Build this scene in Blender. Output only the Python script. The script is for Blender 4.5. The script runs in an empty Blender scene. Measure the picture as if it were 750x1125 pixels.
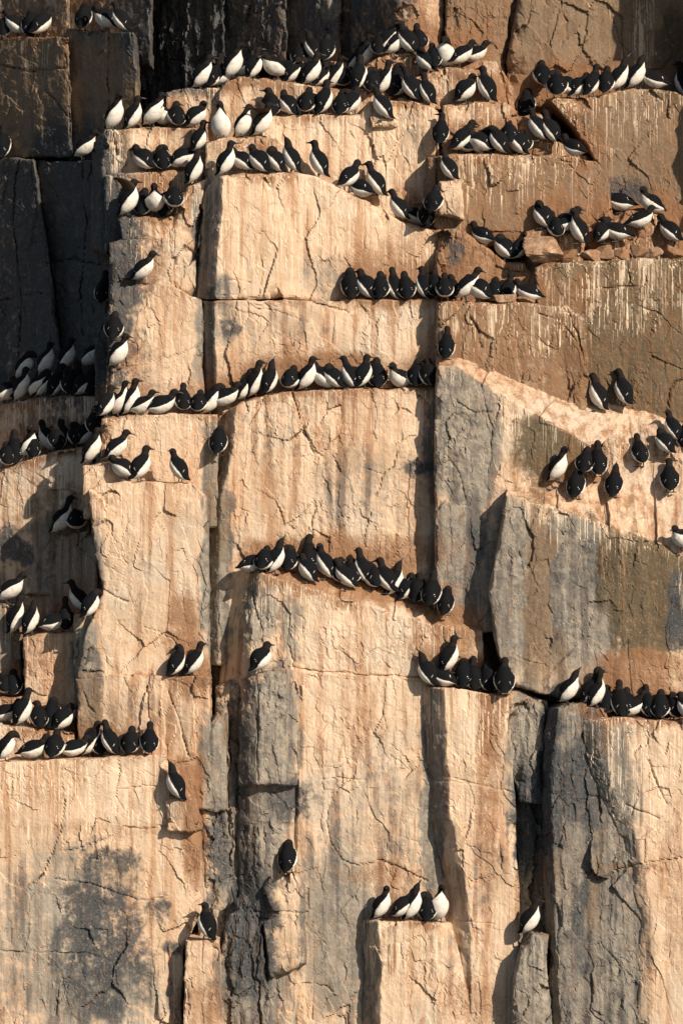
import bpy, math, random
import numpy as np
from mathutils import Vector

random.seed(7)
R = math.radians
SC = bpy.context.scene
COL = SC.collection

# ------------------------------------------------------------------ camera
D = 70.0            # metres from the lens to the reference plane of the cliff face
S = 0.012           # metres per photograph pixel on that plane
ZC = 15.0           # height of the lens above the sea
cam_d = bpy.data.cameras.new('camera')
cam = bpy.data.objects.new('camera', cam_d)
COL.objects.link(cam)
cam.location = (0, -D, ZC)
cam.rotation_euler = (R(90), 0, 0)
cam_d.sensor_fit = 'VERTICAL'
cam_d.sensor_height = 24.0
cam_d.lens = 24.0 * D / (1125 * S)
cam_d.clip_start = 1.0
cam_d.clip_end = 20000
SC.camera = cam

# ------------------------------------------------------------------ sky and sun
SUN_AZ, SUN_EL = 39.0, 30.0        # degrees to the right of the camera axis, height
w = bpy.data.worlds.new('World')
SC.world = w
w.use_nodes = True
nt = w.node_tree
nt.nodes.clear()
sky = nt.nodes.new('ShaderNodeTexSky')
sky.sky_type = 'NISHITA'
sky.sun_disc = False
sky.sun_elevation = R(SUN_EL)
sky.sun_rotation = R(180 - SUN_AZ)
sky.air_density = 1.0
sky.dust_density = 1.0
bg = nt.nodes.new('ShaderNodeBackground')
bg.inputs['Strength'].default_value = 0.065
wo = nt.nodes.new('ShaderNodeOutputWorld')
nt.links.new(sky.outputs[0], bg.inputs[0])
nt.links.new(bg.outputs[0], wo.inputs[0])
sun_d = bpy.data.lights.new('sun', 'SUN')
sun_d.energy = 5.0
sun_d.angle = R(0.6)
sun_d.color = (1.0, 0.87, 0.72)
sun = bpy.data.objects.new('sun', sun_d)
COL.objects.link(sun)
to_sun = Vector((math.sin(R(SUN_AZ)) * math.cos(R(SUN_EL)), -math.cos(R(SUN_AZ)) * math.cos(R(SUN_EL)), math.sin(R(SUN_EL))))
sun.rotation_euler = to_sun.to_track_quat('Z', 'Y').to_euler()
SC.view_settings.view_transform = 'Standard'
SC.view_settings.look = 'None'
SC.view_settings.exposure = 0.22
SC.view_settings.gamma = 1.0
SC.cycles.max_bounces = 4
SC.cycles.diffuse_bounces = 2

# ------------------------------------------------------------------ numpy noise
rng = np.random.RandomState(11)
PERM = np.concatenate([rng.permutation(1024)] * 2).astype(np.int32)
GRAD = rng.normal(size=(1024, 3)); GRAD /= np.linalg.norm(GRAD, axis=1)[:, None]
GRAD = GRAD.astype(np.float32)

def pnoise(p):
    p = p.astype(np.float32)
    i = np.floor(p).astype(np.int32); f = p - i
    u = f * f * f * (f * (f * 6 - 15) + 10)
    i &= 1023
    out = 0
    for dx in (0, 1):
        a = PERM[(i[:, 0] + dx) & 1023]
        wx = u[:, 0] if dx else 1 - u[:, 0]
        for dy in (0, 1):
            b = PERM[a + ((i[:, 1] + dy) & 1023)]
            wy = wx * (u[:, 1] if dy else 1 - u[:, 1])
            for dz in (0, 1):
                g = GRAD[PERM[b + ((i[:, 2] + dz) & 1023)]]
                d = g[:, 0] * (f[:, 0] - dx) + g[:, 1] * (f[:, 1] - dy) + g[:, 2] * (f[:, 2] - dz)
                out = out + d * wy * (u[:, 2] if dz else 1 - u[:, 2])
    return out * 1.4

def fbm(p, oct=4, gain=0.5):
    a, s, t = 1.0, 0, 0
    q = np.array(p, dtype=np.float32)
    for _ in range(oct):
        s = s + a * pnoise(q); t += a
        q = q * 2.03 + 17.3; a *= gain
    return s / t

RT = rng.rand(4096, 3).astype(np.float32)
def cells(x, z, seed=0):
    """2D cell pattern: (value of the cell, tilt of the cell, distance to the cell border)"""
    ix = np.floor(x).astype(np.int64); iz = np.floor(z).astype(np.int64)
    f1 = np.full(x.shape, 9.0, np.float32); f2 = f1.copy()
    val = np.zeros_like(f1); tx = np.zeros_like(f1)
    for dx in (-1, 0, 1):
        for dz in (-1, 0, 1):
            h = ((ix + dx) * 73856093 ^ (iz + dz) * 19349663 ^ (seed * 83492791)) & 4095
            r = RT[h]
            ox = ix + dx + r[:, 0] - x; oz = iz + dz + r[:, 1] - z
            d = np.sqrt(ox * ox + oz * oz).astype(np.float32)
            closer = d < f1
            f2 = np.where(closer, f1, np.minimum(f2, d))
            val = np.where(closer, r[:, 2], val)
            tx = np.where(closer, (ox * (r[:, 0] - .5) + oz * (r[:, 1] - .5)), tx)
            f1 = np.where(closer, d, f1)
    return val - 0.5, tx, f2 - f1

def sstep(a, b, x):
    t = np.clip((x - a) / (b - a), 0, 1)
    return t * t * (3 - 2 * t)

# ------------------------------------------------------------------ pixel <-> place
def PX(px, py, Y):
    k = (D + Y) / D * S
    return (np.asarray(px) - 375) * k, ZC + (562.5 - np.asarray(py)) * k

def to_px(co):
    k = D / ((D + co[:, 1]) * S)
    return 375 + co[:, 0] * k, 562.5 - (co[:, 2] - ZC) * k

# ------------------------------------------------------------------ materials
class N:
    def __init__(s, name):
        s.m = bpy.data.materials.new(name); s.m.use_nodes = True
        s.t = s.m.node_tree; s.t.nodes.clear()
        s.out = s.t.nodes.new('ShaderNodeOutputMaterial')
        s.b = s.t.nodes.new('ShaderNodeBsdfPrincipled')
        s.t.links.new(s.b.outputs[0], s.out.inputs[0])
    def n(s, typ, **kw):
        o = s.t.nodes.new(typ)
        for k, v in kw.items(): setattr(o, k, v)
        return o
    def link(s, a, b): s.t.links.new(a, b)
    def put(s, sock, v):
        if isinstance(v, bpy.types.NodeSocket): s.t.links.new(v, sock)
        else: sock.default_value = v
    def math(s, op, a, b=0.0, clamp=False):
        o = s.n('ShaderNodeMath', operation=op, use_clamp=clamp)
        s.put(o.inputs[0], a); s.put(o.inputs[1], b); return o.outputs[0]
    def noise(s, vec, scale, detail=4, rough=0.55, sc3=None, dist=0.0):
        if sc3:
            mp = s.n('ShaderNodeMapping'); mp.inputs['Scale'].default_value = sc3
            s.link(vec, mp.inputs[0]); vec = mp.outputs[0]
        o = s.n('ShaderNodeTexNoise'); s.link(vec, o.inputs['Vector'])
        o.inputs['Scale'].default_value = scale; o.inputs['Detail'].default_value = detail
        o.inputs['Roughness'].default_value = rough; o.inputs['Distortion'].default_value = dist
        return o.outputs['Fac']
    def ramp(s, v, lo, hi):
        o = s.n('ShaderNodeMapRange', interpolation_type='SMOOTHSTEP')
        s.put(o.inputs[0], v); o.inputs[1].default_value = lo; o.inputs[2].default_value = hi
        return o.outputs[0]
    def mix(s, f, a, b):
        o = s.n('ShaderNodeMix', data_type='RGBA')
        s.put(o.inputs[0], f)
        for k, v in ((6, a), (7, b)):
            s.put(o.inputs[k], (*v, 1.0) if isinstance(v, tuple) else v)
        return o.outputs[2]

def rock_material():
    g = N('cliff_rock')
    pos = g.n('ShaderNodeTexCoord').outputs['Object']
    a1 = g.n('ShaderNodeAttribute', attribute_name='stain')
    a2 = g.n('ShaderNodeAttribute', attribute_name='wash')
    s1 = g.n('ShaderNodeSeparateColor'); g.link(a1.outputs['Color'], s1.inputs[0])
    s2 = g.n('ShaderNodeSeparateColor'); g.link(a2.outputs['Color'], s2.inputs[0])
    gray, olive, rust = s1.outputs[0], s1.outputs[1], s1.outputs[2]
    streak, dark, brown = s2.outputs[0], s2.outputs[1], s2.outputs[2]
    n1 = g.noise(pos, 1.5, 3, 0.6)
    n2 = g.noise(pos, 9, 5, 0.68)
    n3 = g.noise(pos, 48, 3, 0.75)
    v1 = g.noise(pos, 1, 3, 0.6, (34, 34, 0.9))
    v2 = g.noise(pos, 1, 3, 0.55, (8, 8, 0.55))
    v3 = g.noise(pos, 1, 1, 0.5, (62, 62, 0.7))
    n0 = g.noise(pos, .75, 3, .6)
    # bare face: buff to cream with faint bands
    c = g.mix(g.ramp(n1, .36, .64), (0.53, 0.375, 0.245), (0.66, 0.495, 0.35))
    c = g.mix(g.math('MULTIPLY', g.ramp(n0, .52, .68), .5), c, (0.56, 0.36, 0.225))
    c = g.mix(g.math('MULTIPLY', g.ramp(n0, .48, .34), .55), c, (0.60, 0.53, 0.43))
    c = g.mix(g.math('MULTIPLY', g.ramp(v2, .49, .66), .72), c, (0.40, 0.215, 0.115))
    c = g.mix(g.math('MULTIPLY', g.ramp(g.math('ADD', g.math('MULTIPLY', v2, -.6), g.math('MULTIPLY', n2, .9)), .14, .34), .5), c, (0.72, 0.585, 0.445))
    def mask(att, nz, amt, lo=.4, hi=.62):
        e = g.math('MULTIPLY', g.math('SUBTRACT', nz, .5), amt)
        gate = g.ramp(att, 0.02, 0.2)
        return g.math('MULTIPLY', g.ramp(g.math('ADD', att, e), lo, hi), gate)
    mixn = g.math('ADD', g.math('MULTIPLY', n2, .6), g.math('MULTIPLY', v2, .4))
    # grey bare stone, also the shade painted on left-facing sides and nooks
    gcol = g.mix(g.ramp(n2, .35, .65), (0.14, 0.136, 0.122), (0.31, 0.285, 0.235))
    gcol = g.mix(g.math('MULTIPLY', g.ramp(v2, .47, .64), .7), gcol, (0.06, 0.068, 0.074))
    c = g.mix(g.math('MULTIPLY', mask(gray, mixn, 2.2, .25, .8), .92), c, gcol)
    # ochre brown bands
    c = g.mix(g.math('MULTIPLY', mask(brown, mixn, 2.2, .25, .85), .9), c, g.mix(n2, (0.10, 0.070, 0.043), (0.245, 0.17, 0.107)))
    # algae olive
    c = g.mix(g.math('MULTIPLY', mask(olive, mixn, 2.4, .24, .86), .92), c, g.mix(n2, (0.036, 0.032, 0.018), (0.10, 0.077, 0.043)))
    # rusty soil and droppings
    c = g.mix(g.math('MULTIPLY', mask(rust, g.math('ADD', g.math('MULTIPLY', mixn, .6), g.math('MULTIPLY', n3, .4)), 2.2, .18, .95), .88), c, g.mix(n3, (0.15, 0.068, 0.031), (0.32, 0.165, 0.082)))
    # thin brown runs
    c = g.mix(g.math('MULTIPLY', g.math('MULTIPLY', g.ramp(v1, .57, .68), g.ramp(n1, .36, .6)), .65), c, (0.24, 0.115, 0.05))
    # dark lichen, also the shade painted into the recesses
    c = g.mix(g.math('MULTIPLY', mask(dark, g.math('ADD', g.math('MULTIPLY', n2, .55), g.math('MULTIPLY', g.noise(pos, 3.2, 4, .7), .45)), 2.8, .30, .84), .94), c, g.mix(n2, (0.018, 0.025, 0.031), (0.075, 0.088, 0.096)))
    # white runs of droppings
    vc = g.ramp(g.noise(pos, 1, 3, .6, (4.5, 4.5, .35)), .44, .60)
    wr = g.math('MULTIPLY', vc, g.ramp(g.math('ADD', v1, g.math('MULTIPLY', g.math('SUBTRACT', streak, .5), .24)), .54, .66))
    c = g.mix(g.math('MULTIPLY', wr, .72), c, (0.72, 0.57, 0.41))
    wr = g.math('MULTIPLY', wr, g.ramp(streak, .16, .7))
    wr2 = g.math('MULTIPLY', g.ramp(v3, .61, .67), g.ramp(streak, .15, .6))
    c = g.mix(g.math('MULTIPLY', wr2, .8), c, (0.78, 0.66, 0.50))
    # mottling
    c = g.mix(g.math('MULTIPLY', g.ramp(n2, .55, .72), .36), c, (0.30, 0.165, 0.085))
    c = g.mix(g.math('MULTIPLY', g.ramp(v3, .46, .34), .14), c, (0.27, 0.15, 0.08))
    # hairline cracks
    dn = g.n('ShaderNodeTexNoise'); dn.inputs['Scale'].default_value = 3.5; dn.inputs['Detail'].default_value = 3
    g.link(pos, dn.inputs['Vector'])
    dv = g.n('ShaderNodeVectorMath', operation='MULTIPLY_ADD'); g.link(dn.outputs['Color'], dv.inputs[0]); dv.inputs[1].default_value = (.3, .3, .3); g.link(pos, dv.inputs[2])
    mpv = g.n('ShaderNodeMapping'); mpv.inputs['Scale'].default_value = (2.1, 2.1, 1.15); g.link(dv.outputs[0], mpv.inputs[0])
    ve = g.n('ShaderNodeTexVoronoi', feature='DISTANCE_TO_EDGE'); ve.inputs['Scale'].default_value = 1.0; g.link(mpv.outputs[0], ve.inputs['Vector'])
    crk = g.math('MULTIPLY', g.ramp(ve.outputs['Distance'], .016, .003), g.ramp(n1, .56, .64))
    c = g.mix(g.math('MULTIPLY', crk, .35), c, (0.09, 0.055, 0.035))
    # pits and specks
    c = g.mix(g.math('MULTIPLY', g.ramp(n3, .57, .74), .5), c, (0.17, 0.095, 0.05))
    c = g.mix(g.math('MULTIPLY', g.ramp(n3, .44, .28), .35), c, (0.72, 0.58, 0.43))
    sp = g.n('ShaderNodeTexVoronoi'); sp.inputs['Scale'].default_value = 13; sp.inputs['Randomness'].default_value = 1
    g.link(pos, sp.inputs['Vector'])
    c = g.mix(g.math('MULTIPLY', g.math('MULTIPLY', g.ramp(sp.outputs['Distance'], .16, .08), g.ramp(n2, .5, .62)), .75), c, (0.16, 0.075, 0.035))
    g.link(c, g.b.inputs['Base Color'])
    g.b.inputs['Roughness'].default_value = 0.88
    g.b.inputs['Specular IOR Level'].default_value = 0.2
    h = g.math('ADD', g.math('MULTIPLY', n2, 1.0), g.math('ADD', g.math('MULTIPLY', n3, .45), g.math('MULTIPLY', v1, .18)))
    bp = g.n('ShaderNodeBump'); bp.inputs['Strength'].default_value = 0.6; bp.inputs['Distance'].default_value = 0.017
    g.link(h, bp.inputs['Height']); g.link(bp.outputs[0], g.b.inputs['Normal'])
    return g.m

def feather_material():
    g = N('plumage')
    pos = g.n('ShaderNodeTexCoord').outputs['Object']
    a = g.n('ShaderNodeAttribute', attribute_name='plume')
    s = g.n('ShaderNodeSeparateColor'); g.link(a.outputs['Color'], s.inputs[0])
    rnd = g.n('ShaderNodeObjectInfo').outputs['Random']
    n = g.noise(pos, 26, 4, .6)
    ny = g.noise(pos, 70, 3, .6)
    wf = g.ramp(g.math('ADD', s.outputs[0], g.math('MULTIPLY', g.math('SUBTRACT', ny, .5), .7)), .36, .64)
    dk = g.mix(n, (0.003, 0.0045, 0.0068), (0.008, 0.0088, 0.0100))
    dk = g.mix(g.math('MULTIPLY', rnd, .35), dk, (0.011, 0.0095, 0.009))
    dk = g.mix(s.outputs[1], dk, (0.10, 0.062, 0.038))
    wh = g.mix(g.ramp(n, .45, .75), (0.74, 0.70, 0.63), (0.52, 0.44, 0.35))
    g.link(g.mix(wf, dk, wh), g.b.inputs['Base Color'])
    g.b.inputs['Roughness'].default_value = 0.85
    g.b.inputs['Specular IOR Level'].default_value = 0.1
    bp = g.n('ShaderNodeBump'); bp.inputs['Strength'].default_value = 0.4; bp.inputs['Distance'].default_value = 0.006
    g.link(ny, bp.inputs['Height']); g.link(bp.outputs[0], g.b.inputs['Normal'])
    return g.m

def plain_material(name, c1, c2, scale, rough):
    g = N(name)
    pos = g.n('ShaderNodeTexCoord').outputs['Object']
    g.link(g.mix(g.noise(pos, scale, 4), c1, c2), g.b.inputs['Base Color'])
    g.b.inputs['Roughness'].default_value = rough
    return g

ROCK = rock_material()
PLUME = feather_material()
BILL = plain_material('bill_horn', (0.012, 0.012, 0.013), (0.03, 0.028, 0.026), 60, .45).m
FOOT = plain_material('foot_skin', (0.02, 0.017, 0.014), (0.05, 0.04, 0.03), 60, .6).m
SEAG = plain_material('sea_water', (0.008, 0.022, 0.03), (0.015, 0.035, 0.045), 0.2, .12)
sw = SEAG.n('ShaderNodeTexNoise'); sw.inputs['Scale'].default_value = .6; sw.inputs['Detail'].default_value = 6
sb = SEAG.n('ShaderNodeBump'); sb.inputs['Distance'].default_value = .3
SEAG.link(sw.outputs[0], sb.inputs['Height']); SEAG.link(sb.outputs[0], SEAG.b.inputs['Normal'])

def new_mesh(name, co, quads, mat, smooth=True, attrs=None, tris=None):
    me = bpy.data.meshes.new(name)
    co = np.asarray(co, np.float32)
    quads = np.asarray(quads, np.int32).reshape(-1, 4)
    nq = len(quads); tris = np.zeros((0, 3), np.int32) if tris is None else np.asarray(tris, np.int32)
    me.vertices.add(len(co)); me.vertices.foreach_set('co', co.ravel())
    me.loops.add(nq * 4 + len(tris) * 3)
    me.loops.foreach_set('vertex_index', np.concatenate([quads.ravel(), tris.ravel()]))
    me.polygons.add(nq + len(tris))
    me.polygons.foreach_set('loop_start', np.concatenate([np.arange(nq) * 4, nq * 4 + np.arange(len(tris)) * 3]).astype(np.int32))
    me.polygons.foreach_set('use_smooth', np.full(nq + len(tris), smooth))
    for k, v in (attrs or {}).items():
        a = me.color_attributes.new(k, 'FLOAT_COLOR', 'POINT')
        v4 = np.ones((len(co), 4), np.float32); v4[:, :v.shape[1]] = v
        a.data.foreach_set('color', v4.ravel())
    me.materials.append(mat)
    me.update(calc_edges=True); me.validate()
    return me

def link_obj(name, me, parent=None):
    o = bpy.data.objects.new(name, me); COL.objects.link(o)
    if parent: o.parent = parent
    return o

# ------------------------------------------------------------------ where the birds are (also where they stain the rock)
# per ledge: phrase, then "x y pose facing [set back in metres]" read off the photograph (feet)
FLOCK = [
 ('upper left wall ledge', '6 41 H B|21 41 U BL .1|33 49 T B|42 43 U BR .12|91 33 T B|117 34 H BL|134 36 U BL'),
 ('dark left wall', '4 170 U B|91 174 U FR'),
 ('left end step', '127 140 U FR|148 138 U R|168 138 U FR|181 138 H F .12|193 139 H B|216 139 H BR'),
 ('left middle step', '160 187 H BL|179 186 H B|197 187 H R|217 199 U R|222 164 U R .12'),
 ('crowded top ledge', '222 97 U FR|238 94 N BR|246 93 H R .2|258 84 U FR|269 83 H R .2|281 86 U R|293 84 H B .25|303 88 H FL|323 90 H BR .15|328 75 H B|343 66 S BL|312 90 H B .25|343 95 U R|332 90 H B .2|362 93 H B|370 96 U R .1|387 94 H B|391 80 N FR|403 82 U FR .1|357 70 H B|408 107 H B|424 94 U R .05|437 95 H B|232 97 H B .2|300 89 H B .3|318 92 H BL|351 97 H BR|377 98 H B .15|397 99 U BR .05|412 103 H B .15'),
 ('top ledge boulders', '425 58 T R|416 64 H B|431 74 U BR|449 73 K BL|462 58 U B .15|467 76 H BL|451 112 U BL|468 114 U BL|487 74 T F|502 74 U BR .05|520 63 L R .1|440 106 H BR .1|445 106 U BL .05|455 73 U B .1|440 62 H B .1|476 75 H B .1'),
 ('second top ledge', '297 126 H B .05|315 126 H BL|336 126 H B|342 128 H BL|358 126 U BR|375 124 H B|387 124 H BR|420 128 S BL|512 111 H BR|533 110 U BL'),
 ('flapping bird step', '242 152 U F|268 149 U FR|289 148 W R'),
 ('big rounded block top', '250 190 U R|267 189 H BL|284 189 H BL|300 188 H BL|318 188 S BL|348 192 U BL|380 213 U BR|396 216 L BL|412 217 U BL|438 243 U BL|455 238 L BL .05|475 232 H B .15|467 254 T B'),
 ('left wing-flapper ledge', '143 236 W R|158 235 H B .1|171 236 U F|181 236 H B .05|192 232 U B .15'),
 ('short left column', '155 311 U R'),
 ('upper right slope', '577 124 T B|594 104 H B .0|612 105 H B|624 106 H BL|636 107 H BR|650 106 U BR|666 101 H B|681 97 S BR|699 96 S FR|718 95 L BL|747 96 U BL|612 140 L BL|590 154 U BL|604 156 U BL|630 171 L BL'),
 ('upper right ledge', '482 165 K B|504 166 U BR|522 166 H BL|537 165 H B .05|548 168 T BL|566 167 H BL|574 158 H B .1|558 160 H B .12|493 197 U BL|530 168 H BL|512 167 H B .08'),
 ('rubble ledge', '530 266 L BL|553 287 H BL|569 287 U BR|594 253 H BL|611 247 U B|621 252 L R|632 269 U BL|646 272 U B|661 271 H BR|676 265 L BL|681 231 L BL|703 265 L R|714 236 L FL|739 269 U BL'),
 ('long straight middle ledge', '385 328 T B|400 327 H BL|418 327 H B|432 327 U BL|447 328 H B|463 328 U BL|478 327 H B .12|488 329 U B|495 322 H B .2|510 330 U R|528 331 H BL|543 329 H B .05|558 329 U BR|580 330 L BL'),
 ('pale corner block', '489 390 U B'),
 ('left back row', '28 419 T FR|52 414 U FR|75 406 U FR|99 406 U FR'),
 ('left upper ledge', '6 443 H R|26 438 U FR|42 436 H FR|62 433 U BR|77 433 H B|92 433 H BR|103 432 U B .12|14 443 H B .15|50 436 H R .15|85 434 U B .2'),
 ('left shaded corner', '118 462 U BR|125 374 H B|130 404 U FR|115 332 U B'),
 ('left lower ledge', '7 515 H B|16 509 U B .05|32 502 U FR|44 497 H BR .12|55 493 K BL|71 489 U B|85 487 H B|96 486 H R|36 504 U B .15|63 495 H B .15|108 488 H B .1'),
 ('centre left long ledge', '133 455 N FR|146 454 U R .1|157 454 L R|177 454 L R|200 454 U B|217 453 H B|233 452 T R|247 450 L R'),
 ('centre long ledge', '270 436 U R|283 433 U R .1|298 431 S BR|318 428 H B|338 427 U R|354 426 H BL .05|366 426 H BL|382 427 U BL|400 427 U BR|413 424 H B .12|439 424 L FL|456 424 H B|471 424 H B'),
 ('two bird step', '103 507 U R|125 507 U R'),
 ('cream block top', '137 528 H BL|155 528 U BR|197 529 K BL'),
 ('narrow crevice', '240 495 T B'),
 ('left shaded nook', '69 585 N FR|87 579 H B .12|7 663 U R'),
 ('small left pillar', '23 697 U R|37 697 U R|58 694 L R|73 692 N B|88 671 U BL .05|103 668 T BR'),
 ('sloping centre ledge', '277 630 L R|289 632 H B|303 633 S R|318 630 H B .05|336 642 H BL|341 628 U B .2|356 641 K BL|372 629 H B|382 652 U BL|387 634 H B|397 642 U BL .1|411 641 H B|425 654 U BL|434 648 S BR .1|449 656 H BR .1|458 666 H B|473 669 U B|488 676 T B'),
 ('lower centre ledge', '470 749 S BL|485 752 L BL|494 745 U BR .15|510 754 T B|518 748 U B .12|534 757 H B|552 758 U B'),
 ('paired bird step', '194 741 P BR|213 741 U BR'),
 ('grey column top', '288 742 H BR'),
 ('right cream ledge', '624 772 S R|648 773 N R .12|656 780 N R|671 783 H R|688 783 H B .1|696 785 L R|704 783 H B .15|717 786 H BR|731 787 N B|742 789 H B|752 791 H BL|664 786 H B .12|680 787 U B .12|711 788 U B .14|724 789 H B .12'),
 ('right sloping shelf', '654 446 U BL|682 446 U BL|739 482 K BL|752 484 H B|729 506 H BL|735 541 U B|703 513 U B|672 527 S B|656 524 U B|641 522 H B .05|632 546 U B|613 535 U FR|749 605 H FL'),
 ('left back cluster', '4 764 H B|16 762 H B|8 790 L R|27 796 U BR|42 799 H B|58 801 T B|70 806 H BR .1'),
 ('lower left ledge', '8 835 T R|37 833 L R|60 831 H B|80 830 L R|100 829 U BR|109 828 H B .12|121 828 U BL|143 827 H B|163 829 U B'),
 ('lone rusty nub', '192 873 S BL'),
 ('lone grey bulge', '318 955 T B'),
 ('short bottom pillar', '225 1031 K BL'),
 ('bottom pale block', '420 1010 K R|438 1011 U BR|455 1011 S R|468 1011 H B .06|481 1013 U F'),
 ('bottom grey slab', '583 1025 U R'),
]
BIRDS = []
for led, txt in FLOCK:
    for b in txt.split('|'):
        q = b.split()
        BIRDS.append([led, float(q[0]), float(q[1]), q[2], q[3], float(q[4]) if len(q) > 4 else 0.0])

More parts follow.
